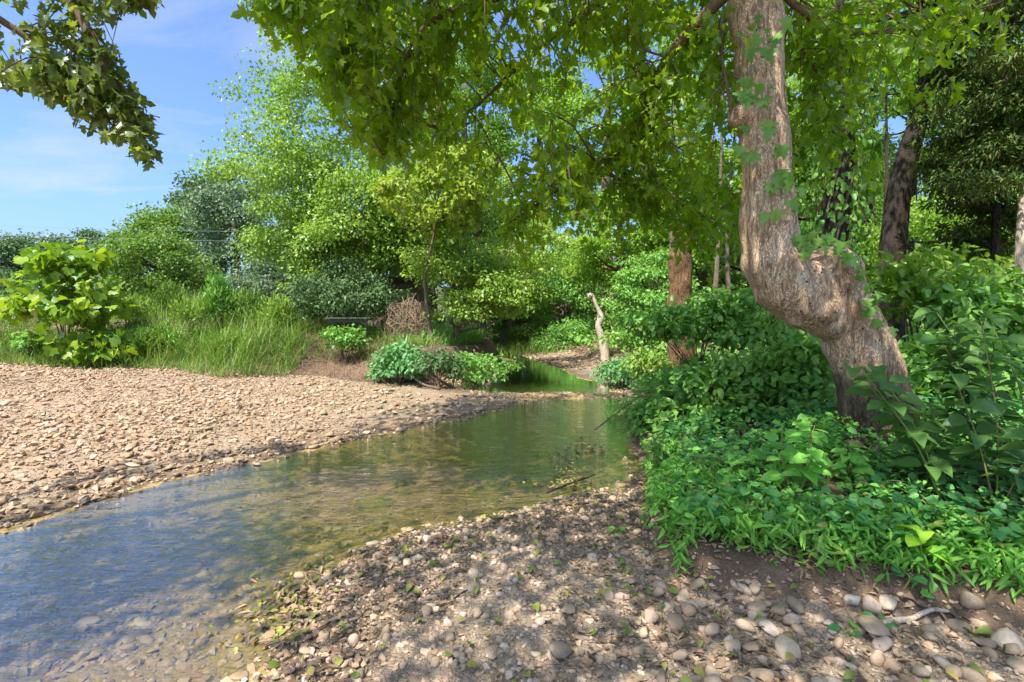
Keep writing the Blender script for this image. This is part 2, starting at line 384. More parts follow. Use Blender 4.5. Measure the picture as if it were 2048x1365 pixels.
def gravel_ground(name, base_stops, soil, scale=42.0, bump=0.9, algae=None):
    m, nt, out = nodes_of(name)
    geo = N(nt, "ShaderNodeNewGeometry"); P = geo.outputs["Position"]
    wob = N(nt, "ShaderNodeTexNoise", {"Vector": P, "Scale": 18.0, "Detail": 3.0})
    Pw = mixc(nt, 0.03, P, wob.outputs[1], 'ADD')
    v1 = N(nt, "ShaderNodeTexVoronoi", {"Vector": Pw, "Scale": scale}); v2 = N(nt, "ShaderNodeTexVoronoi", {"Vector": Pw, "Scale": scale * 2.3})
    big = noise(nt, P, 0.8, 4, 0.6); fine = noise(nt, P, 150, 3, 0.6)
    sep = N(nt, "ShaderNodeSeparateColor", {0: v1.outputs["Color"]}); col1 = ramp(nt, sep.outputs[0], base_stops)
    sep2 = N(nt, "ShaderNodeSeparateColor", {0: v2.outputs["Color"]}); col2 = ramp(nt, sep2.outputs[1], base_stops)
    sel = math_(nt, 'GREATER_THAN', sep.outputs[1], 0.45)
    col = mixc(nt, sel, col1, col2)
    col = mixc(nt, mapr(nt, big, 0.42, 0.66, 0.12, 0.75), col, soil)
    col = mixc(nt, 0.5, col, ramp(nt, fine, [(0.3, (.5, .5, .5)), (0.72, (1.15, 1.15, 1.15))]), 'MULTIPLY')
    pz = N(nt, "ShaderNodeSeparateXYZ", {0: P}).outputs[2]; wz = math_(nt, 'ADD', pz, math_(nt, 'MULTIPLY', math_(nt, 'SUBTRACT', noise(nt, P, 6.0, 3), 0.5), 0.05))
    wetm = mapr(nt, wz, 0.035, 0.008)
    if algae: col = mixc(nt, math_(nt, 'MULTIPLY', mapr(nt, wz, -0.075, -0.02), 0.6), col, algae)
    else: col = mixc(nt, wetm, col, (.5, .46, .42), 'MULTIPLY')
    h = math_(nt, 'ADD', math_(nt, 'MULTIPLY', v1.outputs["Distance"], -0.6), math_(nt, 'MULTIPLY', v2.outputs["Distance"], -0.35))
    h = math_(nt, 'ADD', h, math_(nt, 'MULTIPLY', fine, 0.25))
    bp = N(nt, "ShaderNodeBump", {"Strength": bump, "Distance": 0.02, "Height": h})
    p = N(nt, "ShaderNodeBsdfPrincipled", {"Base Color": col, "Roughness": 0.9, "Normal": bp.outputs[0]}); p.inputs["Specular IOR Level"].default_value = 0.2
    nt.links.new(p.outputs[0], out.inputs[0])
    return m
def soil_ground(name, a, b, c, bump=0.8):
    m, nt, out = nodes_of(name)
    geo = N(nt, "ShaderNodeNewGeometry"); P = geo.outputs["Position"]
    n1 = noise(nt, P, 1.7, 5, 0.6); n2 = noise(nt, P, 22, 5, 0.65); n3 = noise(nt, P, 95, 3, 0.6)
    col = mixc(nt, mapr(nt, n2, 0.35, 0.65), a, b); col = mixc(nt, mapr(nt, n1, 0.45, 0.62), col, c)
    col = mixc(nt, 0.55, col, ramp(nt, n3, [(0.3, (.45, .45, .45)), (0.7, (1.2, 1.2, 1.2))]), 'MULTIPLY')
    bp = N(nt, "ShaderNodeBump", {"Strength": bump, "Distance": 0.04, "Height": math_(nt, 'ADD', n2, math_(nt, 'MULTIPLY', n3, 0.5))})
    p = N(nt, "ShaderNodeBsdfPrincipled", {"Base Color": col, "Roughness": 0.95, "Normal": bp.outputs[0]}); p.inputs["Specular IOR Level"].default_value = 0.15
    nt.links.new(p.outputs[0], out.inputs[0])
    return m
BAR_STOPS = [(0, (0.238, 0.168, 0.105)), (.3, (0.350, 0.259, 0.168)), (.55, (0.308, 0.217, 0.133)), (.8, (0.420, 0.336, 0.245)), (1, (0.280, 0.217, 0.154))]
SHORE_STOPS = [(0, (.22, .165, .115)), (.3, (.38, .29, .20)), (.55, (.29, .22, .16)), (.8, (.48, .38, .28)), (1, (.34, .29, .24))]
BED_STOPS = [(0, (.20, .14, .05)), (.3, (.36, .25, .10)), (.6, (.27, .20, .075)), (.85, (.44, .33, .17)), (1, (.19, .16, .07))]
M["g_bar"] = gravel_ground("gravel_bar", BAR_STOPS, (.40, .285, .18))
M["g_shore"] = gravel_ground("gravel_shore", SHORE_STOPS, (.25, .18, .12), 48)
M["g_bed"] = gravel_ground("creek_bed", BED_STOPS, (.34, .225, .08), 26, 0.8, (.33, .235, .085))
M["g_bank"] = soil_ground("bank_soil", (.16, .105, .065), (.27, .185, .12), (.125, .085, .055))
M["g_mound"] = soil_ground("mound_soil", (.17, .115, .075), (.27, .175, .115), (.11, .085, .05))
M["g_far"] = soil_ground("field", (.08, .10, .035), (.11, .13, .045), (.06, .08, .03))
GROUND = {}
for k, (nm, mk) in enumerate([("creek_bed", "g_bed"), ("gravel_bar", "g_bar"), ("gravel_shore", "g_shore"), ("creek_bank", "g_bank"), ("grassy_bank", "g_mound"), ("ground", "g_far")]):
    F = FQ[region == k]; u, inv = np.unique(F, return_inverse=True)
    GROUND[nm] = link(nm, mesh_from(nm, VV[u], None, inv.reshape(-1, 4)), M[mk], kind="structure",
        label={"creek_bed": "olive brown stony bed under the clear creek", "gravel_bar": "sunlit pale tan gravel bar beside the creek", "gravel_shore": "shaded gravel and leaf litter shore beside the creek",
               "creek_bank": "brown soil bank under the leaning tree", "grassy_bank": "overgrown earth bank behind the gravel bar", "ground": "field and forest floor beyond the banks"}[nm], cat="ground")

# water: a thin clear sheet that reflects by angle, with ripples
def water_mat():
    m, nt, out = nodes_of("creek_water")
    geo = N(nt, "ShaderNodeNewGeometry"); P = geo.outputs["Position"]
    sx = N(nt, "ShaderNodeSeparateXYZ", {0: P})
    mp = N(nt, "ShaderNodeMapping", {"Vector": P, "Scale": (0.55, 1.9, 1.0), "Rotation": (0, 0, 0.62)}).outputs[0]
    n1 = noise(nt, mp, 5.5, 2, 0.5, 0.4); n2 = noise(nt, mp, 17, 3, 0.55, 0.8); n3 = noise(nt, mp, 42, 2, 0.5)
    calm = mapr(nt, sx.outputs[1], 8.0, 10.5, 1.0, 0.10)
    h = math_(nt, 'ADD', math_(nt, 'MULTIPLY', n1, 0.7), math_(nt, 'ADD', math_(nt, 'MULTIPLY', n2, 0.36), math_(nt, 'MULTIPLY', n3, 0.09)))
    # riffle: livelier where the creek drops over the gravel
    dx = math_(nt, 'MULTIPLY', math_(nt, 'ADD', sx.outputs[0], 1.05), 0.95); dy = math_(nt, 'MULTIPLY', math_(nt, 'ADD', sx.outputs[1], -4.35), 1.7)
    rr = math_(nt, 'SQRT', math_(nt, 'ADD', math_(nt, 'MULTIPLY', dx, dx), math_(nt, 'MULTIPLY', dy, dy)))
    rif = mapr(nt, rr, 1.3, 0.2, 0.0, 1.0)
    st = math_(nt, 'MULTIPLY', calm, math_(nt, 'ADD', math_(nt, 'MULTIPLY', rif, 0.7), 0.28))
    bp = N(nt, "ShaderNodeBump", {"Strength": st, "Distance": 0.07, "Height": h})
    fr = N(nt, "ShaderNodeFresnel", {"IOR": 1.42, "Normal": bp.outputs[0]})
    g = N(nt, "ShaderNodeBsdfGlossy", {"Color": (1, 1, 1, 1), "Roughness": 0.02, "Normal": bp.outputs[0]})
    t = N(nt, "ShaderNodeBsdfTransparent", {"Color": (0.86, 0.86, 0.72, 1)})
    mx = N(nt, "ShaderNodeMixShader", {0: math_(nt, 'MULTIPLY', fr.outputs[0], 2.8, True), 1: t.outputs[0], 2: g.outputs[0]})
    nt.links.new(mx.outputs[0], out.inputs[0])
    return m
M["water"] = water_mat()
sel = FQ[(fw < 0.35) & nearw]; u, inv = np.unique(sel, return_inverse=True)
WV = VV[u].copy(); xx, yy = WV[:, 0], WV[:, 1]
amp = 0.002 + 0.007 * np.exp(-(((xx + 1.05) / 1.0) ** 2 + ((yy - 4.35) / 0.5) ** 2))
WV[:, 2] = amp * fbm2(xx, yy, 5.0, 3, 4.0)
link("creek_water", mesh_from("creek_water", WV, None, inv.reshape(-1, 4)), M["water"], kind="structure", label="clear shallow creek water reflecting blue sky", cat="creek")

# ------------------------------------------------------------------ stones
def stone_template(npts, seed, flat=0.55, bev=0.0, rnd_=False):
    r = np.random.default_rng(seed); p = unit(r.normal(size=(npts, 3))) * r.uniform(0.8, 1.0, (npts, 1))
    p *= np.array([1.0, r.uniform(.6, .95), r.uniform(flat * .7, flat * 1.3)])
    bm = bmesh.new()
    for q in p: bm.verts.new(q * 0.5)
    bmesh.ops.convex_hull(bm, input=list(bm.verts)); bmesh.ops.delete(bm, geom=[v for v in bm.verts if not v.link_faces], context='VERTS')
    if bev:
        bmesh.ops.dissolve_limit(bm, angle_limit=0.35, verts=bm.verts, edges=bm.edges)
        bmesh.ops.bevel(bm, geom=list(bm.edges), offset=bev, segments=1, affect='EDGES', profile=0.7, clamp_overlap=True)
    if rnd_:
        bmesh.ops.triangulate(bm, faces=bm.faces); bmesh.ops.subdivide_edges(bm, edges=list(bm.edges), cuts=1, use_grid_fill=True)
        for _ in range(1): bmesh.ops.smooth_vert(bm, verts=list(bm.verts), factor=.45, use_axis_x=True, use_axis_y=True, use_axis_z=True)
        for v in bm.verts: v.co *= 1.08
    bmesh.ops.triangulate(bm, faces=bm.faces); bm.verts.index_update()
    V = np.array([v.co[:] for v in bm.verts]); F = np.array([[v.index for v in f.verts] for f in bm.faces]); bm.free()
    return V, F
ST_FAR = [stone_template(8, s) for s in range(8)]
ST_MID = [stone_template(15, 20 + s) for s in range(10)]
ST_BIG = [stone_template(13, 40 + s, 0.68, 0.0, True) for s in range(10)]
def scatter_stones(name, pts, size, temps, mat, parent, sink=0.22, smooth=False):
    Vs, Fs, Rs, n = [], [], [], 0
    z = HT(pts[:, 0], pts[:, 1]); kk = rng.integers(0, len(temps), len(pts))
    for k, (V, F) in enumerate(temps):
        s = kk == k; m = int(s.sum())
        if not m: continue
        a = rng.uniform(0, 2 * math.pi, m); tip = np.stack([np.cos(a), np.sin(a), rng.normal(0, .18, m)], -1)
        nrm = np.stack([rng.normal(0, .2, m), rng.normal(0, .2, m), np.ones(m)], -1)
        pos = np.column_stack([pts[s], z[s] + size[s] * sink * 0.5])
        X, FF = place((V[:, [1, 0, 2]] * np.array([-1, 1, 1]), F), pos, tip, nrm, size[s])
        Vs.append(X); Fs.append(FF + n); n += len(X); Rs.append(np.repeat(rng.random(m), len(V)))
    me = mesh_from(name, np.vstack(Vs), np.vstack(Fs), None, np.concatenate(Rs), smooth)
    return link(name, me, mat, parent, kind="stuff")
def sample_region(n, x0, x1, y0, y1, cond):
    out = []; got = 0
    while got < n:
        p = np.column_stack([rng.uniform(x0, x1, n * 2), rng.uniform(y0, y1, n * 2)])
        _, a, b, c = HT(p[:, 0], p[:, 1], True); p = p[cond(p[:, 0], p[:, 1], a, b, c)]
        out.append(p); got += len(p)
        if len(p) == 0: break
    return np.vstack(out)[:n]
def frame_cull(p, m=0.15): return (np.abs(p[:, 0]) < (1 + m) * p[:, 1] + 0.6)
bar_c = lambda x, y, w, r, l: (w > -0.02) & (r < 0) & (l < 0.25) & (x < 0.02 * y + 0.3) & (y > 5.7 + 0.85 * x) & (np.abs(x) < 1.2 * y + .6)
shore_c = lambda x, y, w, r, l: (w > -0.10) & (r < 0.08) & (x > -1.6)
bed_c = lambda x, y, w, r, l: (w < -0.03) & (np.abs(x) < 1.2 * y + .6)
p = sample_region(24000, -13, 1.2, 3.4, 12.5, bar_c); srt = np.clip(.75 + 1.1 * fbm2(p[:, 0], p[:, 1], .55, 3, 61.) + .35 * sstep(-2, -5, p[:, 0]), .35, 1.6); s = (0.014 + 0.06 * rng.random(len(p)) ** 3 + 0.0022 * p[:, 1]) * srt
scatter_stones("gravel", p, s, ST_FAR, M["stone_sun"], GROUND["gravel_bar"], sink=.38)
p = sample_region(2400, -13, 1.2, 3.4, 12.5, lambda x, y, w, r, l: bar_c(x, y, w, r, l) & (fbm2(x, y, .8, 3, 27.) > -.1)); s = 0.045 + 0.10 * rng.random(len(p)) ** 3
scatter_stones("gravel", p, s, ST_MID, M["stone_sun"], GROUND["gravel_bar"], sink=.3)
p = sample_region(12000, -1.5, 3.6, 1.25, 4.6, shore_c); s = 0.010 + 0.022 * rng.random(len(p)) ** 2
scatter_stones("gravel", p, s, ST_FAR, M["stone_shore"], GROUND["gravel_shore"])
p = sample_region(3000, -1.5, 3.6, 1.25, 4.4, shore_c); s = 0.028 + 0.03 * rng.random(len(p)) ** 2
scatter_stones("gravel", p, s, ST_MID, M["stone_shore"], GROUND["gravel_shore"])
p = sample_region(4500, -8, 2, 1.2, 10.5, bed_c); s = 0.03 + 0.07 * rng.random(len(p)) ** 2
scatter_stones("gravel", p, s, ST_FAR, M["stone_bed"], GROUND["creek_bed"], sink=0.05)
p = sample_region(1500, -3.4, -0.9, 1.5, 3.0, bed_c); scatter_stones("gravel", p, 0.03 + 0.06 * rng.random(len(p)) ** 2, ST_MID, M["stone_sun"], GROUND["creek_bed"], sink=0.0)
p = sample_region(1500, -1.4, 2.2, 8.0, 10.0, lambda x, y, w, r, l: (w < .2) & (r < 0)); scatter_stones("gravel", p, 0.025 + 0.05 * rng.random(len(p)) ** 2, ST_FAR, M["stone_sun"], GROUND["creek_bed"], sink=0.15)
p = np.column_stack([rng.uniform(0.2, 2.4, 900), rng.uniform(12.5, 17, 900)]); _, a, b, c = HT(p[:, 0], p[:, 1], True); p = p[(a > 0) & (b < .3)]
scatter_stones("gravel", p, 0.05 + 0.08 * rng.random(len(p)), ST_FAR, M["stone_sun"], GROUND["gravel_shore"])

p = sample_region(700, .9, 3.2, 1.9, 3.0, lambda x, y, w, r, l: (r > -.1) & (r < .3)); scatter_stones("gravel", p, 0.012 + 0.03 * rng.random(len(p)) ** 2, ST_FAR, M["stone_shore"], GROUND["creek_bank"], sink=.2)
ST_ME = [mesh_from("stone", V[:, [1, 0, 2]] * np.array([-1, 1, 1]), F, None, None, True) for V, F in ST_BIG]
def put_stone(x, y, size, parent, mat, k=None, sink=0.2, yaw=None, sq=1.0, **kw):
    me = ST_ME[rng.integers(0, 10) if k is None else k]
    key = (me.name, mat.name)
    if key not in STC:
        c = me.copy(); c.materials.clear(); c.materials.append(mat); STC[key] = c
    o = link(kw.pop("name", "stone"), STC[key], None, parent, **kw)
    o.location = (x, y, float(HT(np.array([x]), np.array([y]))[0]) + size * sink * 0.55)
    o.rotation_euler = (rng.normal(0, .15), rng.normal(0, .15), rng.uniform(0, 6.28) if yaw is None else yaw); o.scale = (size, size, size * sq)
    return o
STC = {}
for q in sample_region(225, -1.3, 3.4, 1.6, 4.2, lambda x, y, w, r, l: (w > 0.0) & (r < 0.03) & (y < 4.2) & (np.abs(x) < 1.05 * y + .2)):
    put_stone(q[0], q[1], 0.045 + 0.055 * rng.random() ** 1.6 + (0.03 if q[1] < 2.7 and q[0] > 0.6 else 0), GROUND["gravel_shore"], M["stone_shore"])
for q in sample_region(75, .5, 3.0, 1.75, 2.75, lambda x, y, w, r, l: (r < .04) & (r > -.75) & (np.abs(x) < 1.05 * y)):
    put_stone(q[0], q[1], 0.07 + 0.065 * rng.random() ** 1.5, GROUND["gravel_shore"], M["stone_shore"])
for q in sample_region(200, -8, 0.5, 3.8, 9.5, bar_c):
    put_stone(q[0], q[1], 0.10 + 0.09 * rng.random() ** 2, GROUND["gravel_bar"], M["stone_sun"], sq=0.7)
for q in sample_region(110, -4, -0.3, 1.7, 4.2, lambda x, y, w, r, l: (w < -0.1) & (np.abs(x) < 1.1 * y)):
    put_stone(q[0], q[1], 0.07 + 0.11 * rng.random() ** 2, GROUND["creek_bed"], M["stone_bed"], sq=0.5, sink=0.02)
for (px, py, size, k, sq, lab) in [
        (1590, 1236, .155, 1, .9, "large rounded tan stone at the foot of the soil bank"),
        (1735, 1298, .24, 4, .6, "broad flat cream stone in front of the exposed root"),
        (1122, 1312, .15, 6, .55, "upright flat tan slab on the gravel near the bottom edge"),
        (1570, 1335, .17, 2, .7, "pale jagged stone at the bottom edge beside the white cobbles"),
        (1930, 1268, .15, 7, .9, "mossy ochre stone leaning on the soil bank by the frame edge"),
        (950, 1112, .09, 3, .9, "reddish tan stone standing alone in the leaf litter"),
        (955, 1230, .10, 5, .6, "flat tan stone among green leaves on the shore middle"),
        (2010, 1330, .17, 8, .8, "grey and brown banded cobble in the bottom right corner"),
        (143, 970, .17, 0, .55, "white flat rock at the waterline of the gravel bar"),
        (0, 1122, .16, 9, .7, "dark wet rock breaking the water at the left edge"),
        (560, 1142, .10, 2, 1.0, "grey upright stone poking from the water in the debris clump"),
        (600, 1130, .11, 6, 1.0, "brown stone beside the grey one in the debris clump"),
        (515, 918, .15, 3, .5, "flat grey stone at the shaded edge of the gravel bar"),
        (1170, 915, .09, 4, .9, "small dark stone in the debris line in the creek")]:
    g = G(px, py, 0.06)
    put_stone(g[0], g[1], size, None, M["stone_shore"] if px != 0 else M["stone_bed"], k, 0.25, None, sq, name="loose_stone", label=lab, cat="stone")

# ------------------------------------------------------------------ plant materials
M["maple"] = leaf_mat("maple_leaf", [(0, (0.073, 0.129, 0.008)), (.5, (0.106, 0.168, 0.010)), (.85, (0.140, 0.202, 0.014)), (1, (0.179, 0.224, 0.032))], (1.9, 2.0, .55), 0.58)
M["maple_dark"] = leaf_mat("overhang_leaf", [(0, (.055, .085, .022)), (.6, (.095, .13, .035)), (1, (.135, .165, .06))], (1.5, 1.5, .5), 0.48, 0.08)
M["gum"] = leaf_mat("gum_leaf", [(0, (0.077, 0.138, 0.024)), (.5, (0.127, 0.209, 0.039)), (.85, (0.182, 0.259, 0.055)), (1, (0.242, 0.286, 0.083))], (1.3, 1.35, .6), 0.42, 0.10)
M["yellow"] = leaf_mat("yellow_green_leaf", [(0, (.08, .14, .02)), (.5, (.14, .20, .03)), (1, (.22, .25, .045))], (1.3, 1.3, .5), 0.4)
M["far_dark"] = leaf_mat("far_dark_leaf", [(0, (0.038, 0.074, 0.033)), (.6, (0.060, 0.104, 0.046)), (1, (0.089, 0.135, 0.057))], (1.2, 1.3, .7), 0.3)
M["far_grey"] = leaf_mat("far_grey_leaf", [(0, (0.057, 0.095, 0.057)), (.6, (0.088, 0.135, 0.081)), (1, (0.123, 0.171, 0.100))], (1.1, 1.2, .8), 0.3, 0.1)
M["far_bright"] = leaf_mat("far_bright_leaf", [(0, (0.051, 0.106, 0.024)), (.6, (0.085, 0.150, 0.028)), (1, (0.128, 0.185, 0.048))], (1.3, 1.35, .6), 0.4)
M["wood_leaf"] = leaf_mat("wood_leaf", [(0, (.065, .125, .02)), (.5, (.105, .185, .03)), (.85, (.15, .23, .045)), (1, (.19, .24, .07))], (1.6, 1.65, .6), 0.52, 0.09)
M["shrub"] = leaf_mat("shrub_leaf", [(0, (0.057, 0.139, 0.032)), (.5, (0.098, 0.206, 0.048)), (.85, (0.138, 0.251, 0.064)), (1, (0.184, 0.271, 0.083))], (1.3, 1.4, .6), 0.4, 0.10)
M["blue_shrub"] = leaf_mat("blue_green_leaf", [(0, (.05, .14, .06)), (.5, (.08, .19, .08)), (1, (.13, .25, .10))], (1.2, 1.3, .6), 0.4, 0.10)
M["cover"] = leaf_mat("cover_leaf", [(0, (0.035, 0.121, 0.045)), (.5, (0.064, 0.182, 0.060)), (.85, (0.098, 0.241, 0.068)), (1, (0.183, 0.345, 0.076))], (1.2, 1.4, .6), 0.3, 0.12)
M["stilt"] = leaf_mat("bright_blade_leaf", [(0, (0.073, 0.196, 0.040)), (.5, (0.112, 0.261, 0.047)), (1, (0.179, 0.326, 0.060))], (1.3, 1.4, .5), 0.4, 0.08)
M["shoot"] = leaf_mat("shoot_leaf", [(0, (.035, .085, .025)), (.6, (.055, .12, .032)), (1, (.085, .15, .04))], (1.3, 1.4, .6), 0.4, 0.10)
M["seedling"] = leaf_mat("seedling_leaf", [(0, (.16, .32, .03)), (1, (.26, .42, .05))], (1.3, 1.3, .5), 0.45, 0.08)
M["light_plant"] = leaf_mat("light_plant_leaf", [(0, (0.088, 0.242, 0.050)), (.6, (0.132, 0.319, 0.066)), (1, (0.198, 0.374, 0.088))], (1.3, 1.3, .6), 0.42, 0.10)
M["cedar"] = leaf_mat("cedar_needle", [(0, (0.028, 0.059, 0.014)), (.6, (0.056, 0.098, 0.021)), (1, (0.105, 0.084, 0.028))], (1.1, 1.1, .5), 0.2)
M["syc"] = leaf_mat("sapling_leaf", [(0, (0.054, 0.126, 0.018)), (.45, (0.108, 0.189, 0.020)), (.8, (0.171, 0.234, 0.023)), (.93, (0.099, 0.180, 0.072)), (1, (0.216, 0.171, 0.027))], (1.25, 1.25, .4), 0.42, 0.10)
M["grass"] = leaf_mat("tall_grass_blade", [(0, (.04, .09, .018)), (.4, (.075, .15, .025)), (.8, (.12, .18, .04)), (1, (.24, .21, .10))], (1.2, 1.2, .6), 0.35)
M["dry"] = leaf_mat("dry_grass_blade", [(0, (.10, .065, .045)), (.5, (.17, .115, .08)), (.85, (.24, .175, .12)), (1, (.10, .14, .03))], (1, 1, .9), 0.2, 0.02)
M["litter"] = leaf_mat("dead_leaf", [(0, (0.069, 0.050, 0.039)), (.5, (0.132, 0.094, 0.071)), (.85, (0.190, 0.142, 0.106)), (1, (0.253, 0.189, 0.144))], (1, .9, .7), 0.12, 0.04)
M["fallen"] = leaf_mat("fallen_green_leaf", [(0, (0.058, 0.103, 0.019)), (.4, (0.117, 0.150, 0.035)), (.75, (0.195, 0.187, 0.058)), (1, (0.214, 0.150, 0.058))], (1.1, 1.1, .5), 0.25, 0.06)
M["bark"] = bark_mat("grey_brown_bark", (.20, .155, .11), (.045, .033, .022))
M["bark_dark"] = bark_mat("dark_bark", (.075, .06, .045), (.02, .016, .012), 12, 0.9)
M["bark_pale"] = bark_mat("pale_wood", (.60, .49, .37), (.17, .115, .075), 10, 0.5)
M["bark_rot"] = bark_mat("rotten_wood", (.27, .155, .08), (.05, .03, .018), 9, 1.0, 0.25)
M["twig"] = bark_mat("twig_bark", (.19, .13, .08), (.07, .045, .03), 20, 0.3)
M["dead_twig"] = bark_mat("dead_twig", (.30, .21, .145), (.15, .10, .065), 20, 0.3)
M["stem"] = leaf_mat("green_stem", [(0, (.10, .16, .04)), (1, (.16, .14, .06))], (1, 1, .6), 0.15)

# ------------------------------------------------------------------ trees
def zg(x, y): return float(HT(np.array([float(x)]), np.array([float(y)]))[0])
def clump_leaves(cen, rad, per, flat=0.55, tipdown=0.5, upn=0.8):
    """leaves scattered in overlapping flattened clumps"""
    cen = np.asarray(cen); n = len(cen); idx = np.repeat(np.arange(n), per); m = len(idx)
    d = rdir(m) * (rng.random(m) ** 0.45)[:, None] * np.array([1, 1, flat]); R = (np.zeros(n) + rad)[idx][:, None]
    pos = cen[idx] + d * R
    tip = unit(rdir(m) * 0.8 + d * 0.9 + np.array([0, 0, -tipdown])); nrm = unit(rdir(m) * 0.75 + d * 0.4 + np.array([0, 0, upn]))
    cr = np.random.default_rng(n).random(n) * 0.35
    return pos, tip, nrm, (rng.random(m) * 0.65 + cr[idx])
def crown_centres(c, r, n, low=-0.75, inner=0.45, gap=0.12, seed=0):
    c = np.asarray(c, float); r = np.zeros(3) + r; out = []
    while len(out) < n:
        d = rdir(1)[0]
        if d[2] < low: continue
        lump = 1 + 0.55 * float(vnoise(d * 1.9 + seed * 7.3)); q = d * (inner + (1 - inner) * rng.random() ** 0.6) * lump
        if vnoise(d * 3.3 + seed * 3.1 + 40) < -0.5 + gap * 2: continue
        out.append(c + q * r)
    return np.array(out)
def make_tree(name, label, base, crowns, trunk_r, mat_leaf, leaf, per, bark="bark", cat="tree", group=None, trunk=None, nclump=60, clump=None, T=T_FAR, limbs=12, upn=0.8, flat=0.55,
              tipdown=0.5, seed=0, low=-0.75, gap=0.12, seg=10, inner=0.45, sub=None):
    """tree: an Empty at its foot > trunk (with limbs), crown. crowns: [(centre, radius)]; trunk: path"""
    if T is T_FAR: leaf, per = leaf * .74, int(per * 1.4)
    base = np.asarray(base, float); t = thing(name, label, cat, base, group)
    cen = np.vstack([crown_centres(c, r, max(4, int(nclump * w)), low, inner, gap, seed + k) for k, (c, r, w) in enumerate(crowns)])
    top = np.asarray(crowns[0][0], float) + np.array([0, 0, 0.45 * (np.zeros(3) + crowns[0][1])[2]])
    if trunk is None:
        k1 = base + (top - base) * 0.45 + np.append(rng.normal(0, .12, 2) * np.linalg.norm(top - base) * 0.15, 0); trunk = [base - np.array([0, 0, .15]), k1, top]
    P = spline(trunk, 14); rr = trunk_r * np.linspace(1, 0.25, 14); rr[0] *= 1.45; rr[1] *= 1.1
    mb = MB(); mb.tube(P - base, rr, seg, wob=0.25)
    for q in cen[rng.permutation(len(cen))[:limbs]]:
        k = int(np.clip(np.argmin(np.abs(P[:, 2] - (q[2] - 0.35 * np.linalg.norm((q - P[7])[:2])))), 3, 11)); a = P[k]
        mid = (a + q) / 2 + np.array([0, 0, -.08 * np.linalg.norm(q - a)]) + rng.normal(0, .05, 3) * np.linalg.norm(q - a)
        L = spline([a, mid, q], 7); mb.tube(L - base, np.linspace(rr[k] * 0.45, 0.012, 7), 5, wob=0.2)
    mb.build("trunk", M[bark], t)
    cl = clump if clump is not None else 0.28 * float(np.mean(np.zeros(3) + crowns[0][1]))
    pos, tip, nrm, r = clump_leaves(cen, cl * rng.uniform(.7, 1.3, len(cen)), per, flat, tipdown, upn)
    leaf_mesh("crown", T, pos, tip, nrm, leaf * rng.uniform(.6, 1.25, len(pos)), M[mat_leaf], t, r % 1.0, origin=base)
    return t
def auto_tree(name, label, px, pyc, Y, rpx, rpy, mat, leaf, per, n, trunk_px=None, **kw):
    """tree given by where its crown stands: direction, depth and real size"""
    c = W(px, pyc, Y); rx = rpx / FPX * Y; rz = rpy / FPX * Y
    bx = W(trunk_px if trunk_px else px, 600, Y)[0]; b = (bx, Y, zg(bx, Y))
    return make_tree(name, label, b, [(c, (rx, rx * kw.pop("deep", 0.8), rz), 1.0)], kw.pop("tr", 0.035 * Y / 2.2), mat, leaf, per, nclump=n, **kw)

# distant trees on the far side of the field, left
auto_tree("far_tree", "tall dark tree rising highest behind the grey green dome tree", 440, 420, 46, 90, 85, "far_dark", .42, 95, 60, seed=1, clump=1.3)
auto_tree("far_tree", "rounded yellow green tree left of the tall dark tree", 345, 480, 42, 85, 75, "far_bright", .38, 95, 60, seed=2, clump=1.2)
auto_tree("far_tree", "big grey green dome shaped tree behind the tall grass", 478, 500, 30, 95, 150, "far_grey", .26, 130, 90, seed=3, clump=0.9)
auto_tree("far_tree", "dark dense tree between the dome tree and the big gum tree", 590, 510, 25, 70, 110, "far_dark", .24, 110, 70, seed=4, clump=0.8)
auto_tree("far_bush", "broad bright green thicket bush behind the tall grass", 315, 545, 21, 105, 80, "far_bright", .18, 120, 80, seed=5, clump=0.6, cat="bush")
auto_tree("far_tree", "small round far tree just right of the sapling top", 215, 500, 62, 50, 45, "far_dark", .5, 80, 36, seed=6, clump=1.4)
auto_tree("far_tree", "far spreading tree directly behind the sapling top", 110, 520, 52, 85, 55, "far_grey", .45, 80, 50, seed=7, clump=1.4)
auto_tree("far_tree", "far tree at the left edge of the skyline", 15, 525, 48, 65, 55, "far_dark", .42, 80, 44, seed=8, clump=1.3)
auto_tree("far_tree", "low far tree off the left end of the skyline", -90, 530, 50, 90, 60, "far_grey", .42, 60, 44, seed=9, clump=1.4)
auto_tree("far_bush", "dark green bush behind the left side of the sapling", 40, 590, 24, 95, 45, "far_dark", .2, 100, 50, seed=10, clump=0.6, cat="bush")
auto_tree("far_bush", "dark green bush between the sapling and the thicket", 215, 580, 26, 80, 50, "far_grey", .2, 100, 50, seed=11, clump=0.6, cat="bush")
auto_tree("far_bush", "mottled shrub at the foot of the dome tree", 545, 580, 17, 70, 70, "far_grey", .13, 110, 60, seed=12, clump=0.45, cat="bush")

